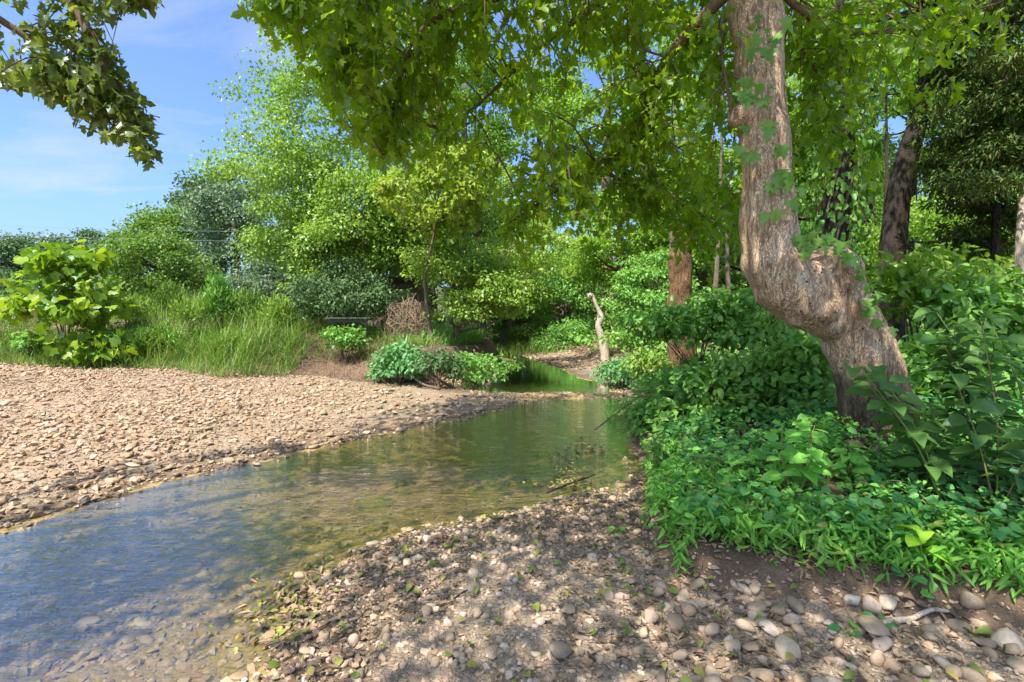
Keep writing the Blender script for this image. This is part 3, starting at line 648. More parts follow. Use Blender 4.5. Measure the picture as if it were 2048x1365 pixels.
# big gum tree standing on the left bank and its neighbours
gx0 = W(838, 600, 14.0)[0]; gb = (gx0, 14.0, zg(gx0, 14.0))
make_tree("gum_tree", "tall bright green tree with pale trunk on the bank left of the creek", gb,
    [(W(640, 260, 14.5), (2.6, 2.3, 2.3), 1.0), (W(560, 330, 14.0), (1.6, 1.5, 1.5), 0.45), (W(700, 420, 13.6), (2.2, 1.8, 1.7), 0.8), (W(800, 190, 14.6), (1.9, 1.7, 2.2), 0.6), (W(620, 480, 13.8), (1.3, 1.3, 1.1), 0.35), (W(730, 60, 15), (2.2, 2, 2), .5), (W(760, 500, 15.5), (2.0, 1.5, 1.2), .5), (W(730, 420, 13.2), (1.5, 1.0, 1.1), .6), (W(790, 510, 13.4), (.9, .7, .6), .3)],
    0.17, "gum", .135, 120, nclump=75, clump=0.62, trunk=[np.array(gb) - [0, 0, .2], W(838, 560, 14.0), W(836, 470, 14.0), W(800, 330, 14.2), W(740, 180, 14.5)], limbs=46, seed=21, flat=0.5, gap=0.16, bark="bark", inner=0.35)
yx = W(850, 600, 11.6)[0]
make_tree("young_maple_tree", "young yellow green tree in front of the tall pale trunk", (W(866, 600, 11.8)[0], 11.8, zg(W(866, 600, 11.8)[0], 11.8)),
    [(W(860, 400, 11.2), (1.1, .9, .8), 1.0), (W(905, 340, 11.5), (.9, .8, .6), .5)], 0.05, "yellow", .115, 62, nclump=42, clump=0.36, T=T_MAPLE2, limbs=18, seed=22, gap=0.2,
    trunk=[(W(866, 600, 11.8)[0], 11.8, .5), W(850, 560, 11.7), W(866, 480, 11.5), W(880, 360, 11.4)])
bx_ = W(916, 600, 12.4)[0]
make_tree("bank_tree", "drooping pale leaved tree on the undercut bank beside the pool", (bx_, 12.4, zg(bx_, 12.4)),
    [(W(960, 590, 12.0), (1.35, 1.0, .75), 1.0), (W(900, 520, 12.3), (1.0, .9, .8), .7), (W(1050, 500, 12.8), (1.2, 1, .9), .6)], 0.11, "gum", .12, 95, nclump=50, clump=0.42, limbs=24, seed=23, upn=1.1, flat=.4,
    trunk=[(bx_, 12.4, .3), W(913, 660, 12.4), W(905, 590, 12.4), W(935, 480, 12.4)])
sx_ = W(690, 600, 12.8)[0]
auto_tree("bank_shrub", "dull green shrub left of the dead brush on the bank", 690, 590, 12.6, 95, 65, "far_dark", .11, 110, 55, seed=24, clump=0.42, cat="shrub", tr=.06)
auto_tree("bank_shrub", "light green shrub above the wooden rail", 640, 530, 13.5, 70, 60, "gum", .12, 100, 40, seed=25, clump=0.42, cat="shrub", tr=.06)

# trees closing the creek corridor
E = [("corridor_tree", "bright tree hanging over the far bend of the creek", 1010, 560, 19, 105, 85, "wood_leaf", .17, 120, 60),
     ("corridor_tree", "tall tree filling the gap above the creek bend", 1080, 330, 24, 160, 170, "wood_leaf", .22, 130, 90),
     ("corridor_tree", "dark leafy tree behind the standing snag", 1130, 590, 21, 95, 90, "shrub", .17, 120, 60),
     ("corridor_tree", "spreading maple above the snag top", 1240, 500, 17, 120, 120, "wood_leaf", .15, 130, 80),
     ("corridor_tree", "high pale tree top left of the maple bough", 930, 240, 22, 140, 170, "far_bright", .2, 130, 80),
     ("corridor_tree", "high green tree top behind the maple bough", 1220, 190, 21, 180, 170, "wood_leaf", .19, 130, 90),
     ("corridor_tree", "layered green tree right of the snag", 1310, 600, 14, 90, 90, "shrub", .13, 120, 60),
     ("corridor_tree", "broad tree behind the rotten stub", 1400, 420, 16, 130, 160, "wood_leaf", .15, 130, 90),
     ("corridor_tree", "dense tree closing the gap behind the dead brush", 760, 540, 20, 130, 110, "far_dark", .18, 120, 70),
     ("corridor_tree", "distant tree showing between young yellow tree and drooping tree", 860, 480, 31, 120, 130, "far_bright", .3, 110, 60),
     ("corridor_tree", "distant tree straight up the creek corridor", 1060, 520, 33, 130, 130, "wood_leaf", .3, 110, 60),
     ("corridor_tree", "distant tree behind the layered tree right of the snag", 1300, 470, 30, 150, 150, "far_bright", .28, 110, 60),
     ("corridor_tree", "distant tree behind the slim trunks of the right wood", 1480, 480, 30, 140, 150, "wood_leaf", .28, 110, 60),
     ("corridor_tree", "distant tree between leaning trunk and vine trunk", 1640, 450, 28, 130, 160, "far_bright", .26, 110, 60),
     ("corridor_tree", "distant tree right of the forked trunk", 1940, 420, 27, 150, 170, "wood_leaf", .26, 100, 60),
     ("corridor_tree", "distant tree behind the foot of the forked trunk", 1790, 470, 25, 130, 150, "far_bright", .25, 100, 56),
     ("corridor_tree", "distant tree behind the slim pale trunk by the stub", 1400, 560, 24, 120, 90, "far_bright", .24, 100, 50),
     ("corridor_tree", "distant low tree behind the snag", 1200, 610, 26, 130, 70, "far_bright", .24, 100, 46),
     ("corridor_tree", "distant tree at the far right edge behind the cedar", 2080, 430, 24, 130, 190, "wood_leaf", .25, 100, 56),
     ("corridor_tree", "tree above the dark undercut at the far bank", 960, 440, 18, 110, 110, "gum", .16, 120, 70)]
for k, (nm, lab, px, py, Y, rx, ry, mt, lf, per, n) in enumerate(E):
    auto_tree(nm, lab, px, py, Y, rx, ry, mt, lf, per, n, seed=30 + k, clump=0.055 * Y * 0.62, flat=.42, upn=1.0, gap=0.17)
auto_tree("corridor_bush", "pale bush at the far end of the pool", 1040, 655, 19, 60, 40, "far_bright", .13, 90, 36, seed=44, clump=.4, cat="bush", tr=.05)
auto_tree("corridor_bush", "dark bush at the foot of the snag, on its creek side", 1140, 680, 17.5, 70, 35, "shrub", .13, 90, 40, seed=45, clump=.4, cat="bush", tr=.05)
auto_tree("corridor_bush", "grassy light bush at the far creek bend", 990, 675, 21, 60, 30, "far_bright", .13, 80, 30, seed=46, clump=.4, cat="bush", tr=.05)

# woods on the right bank
F_ = [("wood_tree", "leafy tree left of the vine covered trunk", 1600, 330, 11, 110, 190, "wood_leaf", .13, 120, 80),
      ("wood_tree", "bright backlit tree behind the dark forked trunk", 1830, 260, 15, 190, 200, "wood_leaf", .16, 140, 110),
      ("wood_tree", "bright backlit tree at the top between the two dark trunks", 1760, 80, 18, 200, 130, "wood_leaf", .19, 130, 90),
      ("wood_tree", "shaded green tree low behind the dark forked trunk", 1880, 500, 12, 170, 110, "wood_leaf", .13, 120, 80),
      ("wood_tree", "tree behind the cedar at the right edge", 2050, 250, 17, 130, 240, "wood_leaf", .17, 120, 90),
      ("wood_tree", "green tree behind the bend of the leaning trunk", 1500, 480, 15, 110, 120, "shrub", .14, 120, 70),
      ("wood_tree", "thin leaved tree low between stub and leaning trunk", 1450, 560, 19, 110, 80, "far_bright", .17, 100, 50),
      ("wood_tree", "far wood tree right of the forked trunk", 1980, 560, 20, 140, 110, "wood_leaf", .2, 110, 60),
      ("wood_tree", "far wood tree behind the vine covered trunk", 1700, 520, 20, 150, 120, "wood_leaf", .2, 110, 70)]
for k, (nm, lab, px, py, Y, rx, ry, mt, lf, per, n) in enumerate(F_):
    auto_tree(nm, lab, px, py, Y, rx, ry, mt, lf, per, n, seed=60 + k, clump=0.05 * Y * 0.68, flat=.4, upn=1.0, gap=0.15, bark="bark_dark")
for k, (px, Y, rr, lab) in enumerate([(1425, 11.5, .07, "slim pale trunk just right of the rotten stub"), (1465, 13, .08, "slim trunk left of the leaning trunk's bend"), (1330, 15, .07, "slim mossy trunk left of the rotten stub"),
                                      (1745, 12.5, .08, "slim dark trunk between the vine trunk and the forked tree"), (1905, 13, .09, "slim trunk right of the forked tree")]):
    x = W(px, 600, Y)[0]; b = np.array([x, Y, zg(x, Y)])
    make_tree("slim_tree", lab, b, [(b + [0.2, 0.3, 6.3], (1.5, 1.4, 1.4), 1.0)], rr, "wood_leaf", .14, 80, nclump=30, seed=80 + k, clump=.5, bark="bark" if k != 3 else "bark_dark")
# vine-covered trunk
vb = np.array([W(1665, 600, 7.0)[0], 7.0, 0]); vb[2] = zg(vb[0], 7.0)
vt = make_tree("vine_tree", "trunk wrapped in climbing vines behind the leaning maple", vb, [(W(1690, -120, 7.2), (1.9, 1.6, 1.3), 1.0)], .21, "wood_leaf", .12, 100, nclump=24, clump=.5, bark="bark_dark",
    trunk=[vb - [0, 0, .2], W(1668, 470, 7.0), W(1685, 300, 7.0), W(1690, 100, 7.1), W(1680, -100, 7.2), W(1690, -250, 7.3)], limbs=14, seed=90)
VPp = spline([W(1668, 620, 7.0), W(1668, 470, 7.0), W(1685, 300, 7.0), W(1690, 100, 7.1)], 60); k = rng.integers(0, 60, 1500); a = rng.uniform(0, 6.28, 1500)
d = np.stack([np.cos(a), np.sin(a), np.zeros(1500)], -1); pos = VPp[k] + d * rng.uniform(.18, .42, 1500)[:, None] + rng.normal(0, .05, (1500, 3))
leaf_mesh("vine_leaves", T_OVATE, pos, unit(d * .4 + rdir(1500) * .5 + [0, 0, -.9]), unit(d + rdir(1500) * .5), rng.uniform(.06, .12, 1500), M["shrub"], vt, origin=vb)
mb = MB()
for j in range(7):
    a = rng.uniform(0, 6.28, 24) * 0 + j * 0.9 + np.linspace(0, 2.2, 24); q = VPp[np.linspace(0, 59, 24).astype(int)] + np.stack([np.cos(a), np.sin(a), np.zeros(24)], -1) * (.21 + .02 * rng.random())
    mb.tube(q - vb, .014, 5, wob=.3)
mb.build("vine_stem", M["bark"], vt)
# dark forked tree
fb = np.array([W(1775, 600, 7.6)[0], 7.6, 0]); fb[2] = zg(fb[0], 7.6)
ft = make_tree("forked_tree", "dark barked leaning tree that forks near the top", fb, [(W(1850, -160, 7.8), (2.4, 1.8, 1.2), 1.0), (W(1960, -40, 8.2), (1.2, 1, .7), .4)], .2, "wood_leaf", .12, 100, nclump=24, clump=.5, bark="bark_dark",
    trunk=[fb - [0, 0, .2], W(1790, 440, 7.6), W(1822, 290, 7.6), W(1850, 190, 7.6), W(1852, 60, 7.6), W(1850, -150, 7.6)], limbs=14, seed=91)
mb = MB(); mb.tube(spline([W(1845, 200, 7.6), W(1880, 140, 7.65), W(1930, 80, 7.8), W(1985, 15, 8.0), W(2050, -60, 8.2)], 14) - fb, np.linspace(.155, .09, 14), 10, wob=.25)
mb.build("limb", M["bark_dark"], ft)
# cedar
cb = np.array([W(1990, 600, 6.6)[0], 6.6, 0]); cb[2] = zg(cb[0], 6.6)
make_tree("cedar_tree", "dark dense cedar at the right edge beside the forked tree", cb, [(W(2015, 200, 6.6), (.85, .9, 1.25), 1.0), (W(2060, 60, 6.8), (1.0, 1, 1.1), .8), (W(1985, 330, 6.5), (.65, .6, .55), .6), (W(2020, 450, 6.8), (.6, .5, .5), .4)], .06, "cedar", .085, 210, nclump=75, clump=.30, T=T_NARROW, limbs=24, seed=92, flat=.35, bark="bark_dark", inner=.2,
    trunk=[cb - [0, 0, .2], W(1995, 400, 6.6), W(2010, 200, 6.6), W(2030, -100, 6.7)])
pb = np.array([W(2043, 600, 6.0)[0], 6.0, 0]); pb[2] = zg(pb[0], 6.0)
make_tree("pale_trunk_tree", "pale trunked tree cut by the right frame edge", pb, [(pb + [0.6, .5, 5.2], (1.8, 1.6, 1.2), 1.0)], .1, "wood_leaf", .12, 80, nclump=36, clump=.5, bark="bark_pale", seed=93)
# rotten stub
rb = np.array([W(1368, 640, 9.2)[0], 9.2, 0]); rb[2] = zg(rb[0], 9.2)
t = thing("rotten_tree_stub", "rotting orange brown broken trunk above the right bank shrubs", "dead tree", rb)
mb = MB(); P = spline([rb - [0, 0, .1], W(1360, 590, 9.2), W(1360, 520, 9.2), W(1378, 460, 9.2), W(1396, 410, 9.2)], 40); mb.tube(P - rb, np.linspace(.21, .18, 40), 22, wob=.5, wobs=5)
o = mb.build("trunk", M["bark_rot"], t)
mb = MB()
for q in ([W(1396, 430, 9.2), W(1440, 400, 9.3), W(1480, 385, 9.4), W(1560, 350, 9.6)], [W(1394, 425, 9.2), W(1350, 395, 9.3), W(1300, 370, 9.5), W(1200, 330, 9.8)]):
    mb = MB(); L = spline(q, 14); mb.tube(L - rb, np.linspace(.06, .02, 14), 7, wob=.3); mb.build("branch", M["bark"], t)
# snag
nb = np.array([W(1213, 722, 13.2)[0], 13.2, 0]); nb[2] = zg(nb[0], 13.2)
t = thing("dead_snag", "bare pale crooked dead trunk standing by the creek bend", "dead tree", nb)
mb = MB(); P = spline([nb - [0, 0, .15], W(1207, 690, 13.2), W(1197, 655, 13.2), W(1202, 634, 13.2), W(1192, 610, 13.2), W(1185, 591, 13.2)], 40)
mb.tube(P - nb, np.interp(np.linspace(0, 1, 40), [0, .25, .5, .6, .66, .75, .97, 1], [.13, .095, .08, .085, .06, .048, .04, .05]), 14, wob=.28, wobs=5); mb.build("trunk", M["bark_pale"], t)
mb = MB(); mb.tube(spline([W(1185, 592, 13.2), W(1179, 590, 13.2), W(1177, 597, 13.2)], 6) - nb, np.linspace(.06, .03, 6), 8, wob=.4); mb.build("branch_stub", M["bark_pale"], t)

# ------------------------------------------------------------------ the leaning maple
mbase = W(1775, 905, 4.0); mbase[2] = zg(mbase[0], 4.0)
maple = thing("maple_tree", "large leaning maple with crooked tan trunk and burl on the right bank", "tree", mbase)
def maple_bark():
    def extra(nt, co, col, crack, a, b):
        sx = N(nt, "ShaderNodeSeparateXYZ", {0: co}); z = sx.outputs[2]
        n = noise(nt, co, 3.2, 5, 0.62); n2 = noise(nt, co, 11, 4, 0.6)
        # orange-brown weathered wood round the bend
        bend = math_(nt, 'MULTIPLY', mapr(nt, z, 0.75, 1.05), mapr(nt, z, 1.75, 1.35))
        col = mixc(nt, math_(nt, 'MULTIPLY', bend, mapr(nt, n, 0.46, 0.64, 0, .75)), col, (.34, .19, .10))
        # pale smooth patches
        col = mixc(nt, mapr(nt, noise(nt, co, 5.0, 4, 0.6), 0.54, 0.66, 0, .6), col, (.82, .66, .47))
        # black, wet-stained and mossy foot
        edge = math_(nt, 'ADD', z, math_(nt, 'MULTIPLY', n, 0.45))
        col = mixc(nt, mapr(nt, edge, 0.92, 0.62, 0, 0.85), col, (.055, .045, .036))
        # lichen
        v = N(nt, "ShaderNodeTexVoronoi", {"Vector": co, "Scale": 4.2}).outputs["Distance"]
        lich = math_(nt, 'MULTIPLY', mapr(nt, math_(nt, 'ADD', v, math_(nt, 'MULTIPLY', n2, 0.35)), 0.36, 0.30), mapr(nt, n, 0.50, 0.58))
        lich = math_(nt, 'MULTIPLY', lich, mapr(nt, z, 0.3, 0.7))
        col = mixc(nt, math_(nt, 'MULTIPLY', lich, 0.8), col, (.50, .47, .36))
        # rows of woodpecker holes
        mh = N(nt, "ShaderNodeMapping", {"Vector": co, "Scale": (22, 22, 14)}).outputs[0]
        vh = N(nt, "ShaderNodeTexVoronoi", {"Vector": mh, "Scale": 1.0, "Randomness": 0.5}).outputs["Distance"]
        hole = math_(nt, 'MULTIPLY', mapr(nt, vh, 0.17, 0.12), mapr(nt, noise(nt, co, 2.3, 2), 0.52, 0.56))
        return mixc(nt, math_(nt, 'MULTIPLY', hole, 0.9), col, (.03, .02, .015))
    return bark_mat("maple_bark", (.80, .555, .35), (.27, .155, .085), 12, 1.0, 0.2, extra)
M["maple_bark"] = maple_bark()
mb = MB()
main = [(1672, 636, 3.99, 100), (1626, 606, 3.96, 122), (1578, 574, 3.94, 122), (1549, 528, 3.95, 110), (1539, 470, 3.97, 102), (1534, 400, 4.0, 96), (1529, 300, 4.02, 90),
        (1524, 200, 4.05, 88), (1517, 100, 4.1, 90), (1509, 0, 4.15, 95), (1503, -120, 4.2, 98), (1490, -300, 4.3, 80), (1490, -520, 4.5, 60), (1520, -800, 4.7, 40)]
P = spline([W(a, b, c) for a, b, c, d in main], 150); R = np.interp(np.linspace(0, len(main) - 1, 150), np.arange(len(main)), [d / 2 / FPX * c for a, b, c, d in main])
mb.tube(P - mbase, R, 40, wob=0.16, wobs=4)
stub = [(1780, 950, 4.0, 175), (1770, 895, 4.0, 136), (1754, 820, 4.0, 124), (1737, 750, 4.0, 120), (1711, 680, 4.0, 118), (1688, 620, 4.02, 116), (1668, 565, 4.03, 112), (1645, 525, 4.03, 104), (1636, 508, 4.02, 76)]
P2 = spline([W(a, b, c) for a, b, c, d in stub], 70); mb.tube(P2 - mbase, np.interp(np.linspace(0, 8, 70), np.arange(9), [d / 2 / FPX * c for a, b, c, d in stub]), 36, wob=0.2, wobs=6)
knot = [W(1500, 235, 4.03), W(1478, 238, 4.0), W(1462, 250, 3.98)]; mb.tube(np.array(spline(knot, 8)) - mbase, np.linspace(.13, .035, 8), 14, wob=.5, wobs=9)
for q, r0 in (([(1750, 870), (1700, 915), (1655, 945)], .11), ([(1790, 880), (1850, 925), (1890, 960)], .13), ([(1765, 890), (1760, 940), (1745, 975)], .12)):
    pp = [W(a, b, 3.95 - .22 * k) for k, (a, b) in enumerate(q)]
    pp[2][2] = zg(pp[2][0], pp[2][1]) - .04; pp[1][2] = max(pp[1][2], zg(pp[1][0], pp[1][1]) + .02); mb.tube(spline(pp, 10) - mbase, np.linspace(r0, .03, 10), 12, wob=.3)
tv = mb.build("trunk", M["maple_bark"], None)
rm = tv.modifiers.new("r", 'REMESH'); rm.mode = 'VOXEL'; rm.voxel_size = 0.024
sm = tv.modifiers.new("s", 'SMOOTH'); sm.iterations = 4; sm.factor = 0.6
dg = bpy.context.evaluated_depsgraph_get(); me = bpy.data.meshes.new_from_object(tv.evaluated_get(dg))
tv.modifiers.clear(); tv.data = me
co = np.empty(len(me.vertices) * 3, np.float32); me.vertices.foreach_get("co", co); co = co.reshape(-1, 3)
no = np.empty_like(co).ravel(); me.vertices.foreach_get("normal", no); no = no.reshape(-1, 3)
bz = np.exp(-((co[:, 2] - 1.25) / .4) ** 2)
co = co + no * ((0.03 + .05 * bz) * fbm(co * np.array([7, 7, 3.5]), 3) + 0.012 * fbm(co * np.array([34, 34, 5]), 2))[:, None]
me.vertices.foreach_set("co", co.astype(np.float32).ravel()); me.polygons.foreach_set("use_smooth", np.ones(len(me.polygons), bool)); me.update()
if not me.materials: me.materials.append(M["maple_bark"])
tv.parent = maple

leafP, leafT, leafN = [], [], []
def leaves_on(L, step, out, droop=0.8):
    """leaves in pairs along a twig, hanging on short stalks"""
    seg = np.linalg.norm(np.diff(L, axis=0), axis=1).sum(); n = max(2, int(seg / step)); tt = np.linspace(0.12, 1, n)
    idx = tt * (len(L) - 1); i0 = np.minimum(idx.astype(int), len(L) - 2); q = L[i0] + (L[i0 + 1] - L[i0]) * (idx - i0)[:, None]
    ax = unit(L[-1] - L[0])
    for s in (-1, 1):
        side = unit(np.cross(ax, [0, 0, 1.0]) * s + rng.normal(0, .5, (n, 3)) + ax * .35)
        st = side * rng.uniform(.03, .09, (n, 1)) + np.array([0, 0, -.02])
        out[0].append(q + st); out[1].append(unit(side * .55 + rng.normal(0, .3, (n, 3)) + np.array([0, 0, -droop])))
        out[2].append(unit(rng.normal(0, .8, (n, 3)) + side * .3 + np.array([0, 0, .55])))
BOUGHS = []
def bough(parent, org, pts, r0, r1, n=24, seg=8, mat="twig"):
    L = spline(pts, n); mb = MB(); mb.tube(L - org, np.linspace(r0, r1, n), seg, wob=.25, wobs=8); mb.build("bough", M[mat], parent); BOUGHS.append(L); return L
def WW(*a): return [W(*q) for q in a]
top1 = W(1500, -130, 4.2)
bough(maple, mbase, [W(1500, -60, 4.17)] + WW((1440, 0, 4.25), (1400, 42, 4.35), (1340, 110, 4.5), (1300, 190, 4.7), (1285, 240, 4.8), (1240, 300, 5), (1190, 330, 5.1), (1140, 360, 5.3), (1080, 405, 5.5), (1020, 445, 5.6)), .055, .012, 40)
bough(maple, mbase, [W(1500, -200, 4.25)] + WW((1250, -90, 4.3), (1050, -20, 4.4), (870, 40, 4.5), (805, 140, 4.6), (785, 230, 4.7), (765, 310, 4.7)), .05, .008, 30)
bough(maple, mbase, [W(1495, -280, 4.3)] + WW((1100, -170, 4.0), (850, -90, 4), (740, -20, 4.05), (690, 60, 4.1), (670, 130, 4.2)), .05, .004, 30)
bough(maple, mbase, [W(1500, -180, 4.25)] + WW((1300, -60, 5), (1150, 40, 5.5), (1030, 140, 5.9), (950, 215, 6.1), (880, 260, 6.3)), .05, .008, 30)
bough(maple, mbase, WW((1200, 325, 5.1), (1270, 318, 5.4), (1340, 332, 5.7), (1420, 365, 6.1), (1490, 400, 6.4)), .022, .012, 24)
bough(maple, mbase, WW((1195, 332, 5.1), (1250, 365, 5.3), (1340, 395, 5.5), (1420, 440, 5.8)), .02, .008, 20)
bough(maple, mbase, [W(1500, -90, 4.2)] + WW((1600, 20, 4.3), (1700, 66, 4.5), (1850, 50, 4.8), (2000, 5, 5.1)), .03, .008, 24)
bough(maple, mbase, [W(1490, -320, 4.35)] + WW((1000, -230, 3.6), (760, -150, 3.4), (640, -90, 3.4), (570, -40, 3.45), (540, 0, 3.5)), .045, .004, 30)
bough(maple, mbase, [W(1510, -40, 4.2)] + WW((1590, 80, 4.5), (1640, 160, 4.7), (1660, 260, 4.8)), .02, .006, 16)
bough(maple, mbase, [W(1466, 248, 3.98)] + WW((1455, 180, 4.0), (1445, 120, 4.05), (1438, 60, 4.1)), .014, .006, 12)
bough(maple, mbase, [W(1500, -400, 4.4)] + [np.array(q) for q in ((1.5, 3.0, 5.6), (.4, 1.6, 5.9), (-1.2, .8, 5.6))], .05, .01, 20)
bough(maple, mbase, [W(1500, -430, 4.4)] + [np.array(q) for q in ((2.6, 3.0, 6.0), (2.8, 1.2, 6.3), (2.6, -.8, 6.0))], .05, .01, 20)
bough(maple, mbase, [W(1500, -380, 4.4)] + [np.array(q) for q in ((.6, 4.0, 5.7), (-1.2, 4.2, 5.7), (-3.0, 3.8, 5.4))], .05, .01, 20)
allb = np.vstack(BOUGHS)
low_x = [430, 560, 620, 700, 780, 850, 950, 1000, 1050, 1100, 1200, 1300, 1400, 1470, 1500, 1600, 1750, 1900, 2100]
low_y = [-60, 20, 190, 300, 335, 280, 290, 380, 420, 390, 350, 345, 340, 300, 30, 130, 110, 30, 20]
HOLES = [(860, 110, 55), (1110, 115, 70), (960, 225, 45), (1100, 455, 35), (745, 320, 20)]
LIMX = ([-60, 0, 60, 100, 180, 300, 345, 420], [455, 455, 540, 575, 620, 690, 780, 980])
def maple_ok(q):
    u = proj(q[None])[0]; return u[1] < -60 or u[0] > np.interp(u[1], *LIMX) + 20
def over_ok(q):
    u = proj(q[None])[0]; return u[1] < -40 or (u[0] < np.interp(u[1], [-40, 0, 15, 40, 100, 150, 230, 330], [330, 330, 270, 195, 240, 262, 312, 305]) and u[1] < np.interp(u[0], [0, 60, 140, 160, 230, 300], [165, 180, 215, 250, 280, 335]))
tw = MB(); outl = ([], [], [])
def spray(a, d, length, step=.05, mbt=None, org=None, out=None, droop=.55, ok=None):
    for _ in range(3):
        if ok is None or ok(a + d * length + np.array([0, 0, -.28 * length])): break
        length *= .5
    else: return
    m = a + d * length * .5 + np.array([0, 0, -.04 * length]); e = a + d * length + np.array([0, 0, -.28 * length]); L = spline([a, m, e], 6)
    mbt.tube(L - org, np.linspace(.006, .0025, 6), 4, cap=False); leaves_on(L, step, out, droop); return L
for L in BOUGHS[:10]:
    for k in range(max(4, len(L) // 5), len(L)):
        for j in range(2):
            ax = unit(L[min(k + 1, len(L) - 1)] - L[k - 1]); d = unit(rdir(1)[0] * .9 + ax * .6 + np.array([0, 0, -.25]))
            spray(L[k], d, rng.uniform(.25, .65), .052, tw, mbase, outl, ok=maple_ok)
cnt = 0
while cnt < 300:
    px = rng.uniform(430, 2080) if cnt < 235 else rng.uniform(560, 980); Y = rng.uniform(4.2, 6.3); lo = np.interp(px, low_x, low_y)
    py = rng.uniform(-330, lo)
    if px > 1490 and rng.random() < .7: continue
    if any((px - a) ** 2 + (py - b) ** 2 < (c * 1.25) ** 2 for a, b, c in HOLES): continue
    if 1455 < px < 1600 and Y < 4.6: continue
    a = W(px, py - 30, Y); j = np.argmin(((allb - a) ** 2).sum(1)); q = allb[j]
    if np.linalg.norm(q - a) > .25:
        tw.tube(spline([q, (q + a) / 2 + rng.normal(0, .06, 3) + np.array([0, 0, .08]), a], 7) - mbase, np.linspace(.011, .006, 7), 5, cap=False)
    for _ in range(3): spray(a, unit(rdir(1)[0] + np.array([0, 0, -.35])), rng.uniform(.3, .6), .055, tw, mbase, outl, ok=maple_ok)
    cnt += 1
# upper crown, above the picture, that shades the creek
upc = np.vstack([crown_centres((-0.9, -0.2, 6.4), (2.6, 2.4, .8), 84, inner=.1, seed=3), crown_centres((-2.6, 3.0, 6.6), (1.7, 1.7, .6), 32, inner=.1, seed=4), crown_centres((1.6, 2.2, 7.4), (3.2, 3.2, 1.3), 66, inner=.2, seed=5)])
trunk_top = P[-60:]
for q in upc[::2]:
    a = trunk_top[np.argmin(np.abs(trunk_top[:, 2] - (q[2] - .8)))]; tw.tube(spline([a, (a + q) / 2 + [0, 0, .15], q], 6) - mbase, np.linspace(.035, .008, 6), 5, cap=False)
tw.build("twigs", M["twig"], maple, kind="stuff")
pos, tip, nrm = (np.vstack(x) for x in outl)
upos, utip, unrm, ur = clump_leaves(upc, .75, 75, .5, .5, .9)
leaf_mesh("upper_crown", T_FAR, upos, utip, unrm, rng.uniform(.09, .16, len(upos)), M["maple"], maple, ur % 1, origin=mbase)
sz = rng.uniform(.055, .105, len(pos))
# drop leaves that would hang within arm's length of the viewpoint
pj = proj(pos); lim = np.interp(pj[:, 1], *LIMX)
keep = (np.linalg.norm(pos - CAM, axis=1) > 2.0) & ~((pj[:, 0] < lim + rng.normal(0, 22, len(pos))) & (pj[:, 1] > -60) & (pos[:, 1] > .5) & (pj[:, 0] > -200) & (pj[:, 1] < 700)) & ~((pj[:, 0] > 1440) & (pj[:, 0] < 1620) & (pj[:, 1] > -30) & (pj[:, 1] < 600) & (pos[:, 1] < 4.3) & (rng.random(len(pos)) < .85)); pos, tip, nrm, sz = pos[keep], tip[keep], nrm[keep], sz[keep]
vis = (np.abs(pos[:, 0]) < pos[:, 1]) & (pos[:, 1] > 1); ang = np.where(vis & ((pos[:, 2] - 1.6) < .52 * pos[:, 1]), sz / np.linalg.norm(pos - CAM, axis=1), 0); big = np.argsort(-ang)[:300]
msk = np.ones(len(pos), bool); msk[big] = False
leaf_mesh("crown", T_MAPLE2, pos[msk], tip[msk], nrm[msk], sz[msk], M["maple"], maple, origin=mbase)
def leaf_objects(T, pos, tip, nrm, sz, mat, parent, org, name="leaf", variants=4):
    """each leaf an object of its own, mesh shared"""
    mes = []
    for v in range(variants):
        V = T[0].copy(); V[:, 2] *= .6 + .5 * v; V[:, 0] *= 1 + .08 * (v - 1); me = mesh_from(name, V, T[1]); me.materials.append(mat); mes.append(me)
    from mathutils import Matrix
    t = unit(tip); n = unit(nrm - t * np.sum(nrm * t, -1, keepdims=True)); s = np.cross(t, n)
    for k in range(len(pos)):
        o = bpy.data.objects.new(name, mes[k % variants]); COL.objects.link(o); o.parent = parent; z = float(sz[k]); p = pos[k] - np.asarray(org)
        o.matrix_local = Matrix(((s[k][0] * z, t[k][0] * z, n[k][0] * z, p[0]), (s[k][1] * z, t[k][1] * z, n[k][1] * z, p[1]), (s[k][2] * z, t[k][2] * z, n[k][2] * z, p[2]), (0, 0, 0, 1)))
leaf_objects(T_MAPLE, pos[big], tip[big], nrm[big], sz[big], M["maple"], maple, mbase)
# vine leaves on the leaning trunk
vp = []
for (px, py) in [(1530, 60), (1500, 90), (1545, 75), (1560, 55), (1520, 110), (1500, 150), (1535, 160), (1490, 175), (1530, 190), (1505, 200), (1500, 260), (1540, 255), (1560, 280), (1495, 300), (1525, 295), (1560, 350), (1570, 360), (1580, 345), (1555, 370), (1545, 430), (1600, 360), (1590, 410), (1600, 480), (1620, 500), (1650, 490), (1680, 505), (1700, 520), (1720, 545), (1740, 570), (1730, 600), (1750, 620), (1690, 490), (1640, 470), (1610, 455), (1760, 650), (1745, 590)]:
    for _ in range(2): vp.append(W(px + rng.normal(0, 9), py + rng.normal(0, 9), 3.72))
vp = np.array(vp); nv = len(vp)
leaf_objects(T_MAPLE, vp, unit(rng.normal(0, .4, (nv, 3)) + [0, -.1, -1]), unit(rng.normal(0, .4, (nv, 3)) + [-.2, -1, .5]), rng.uniform(.07, .11, nv), M["shrub"], maple, mbase, "leaf")

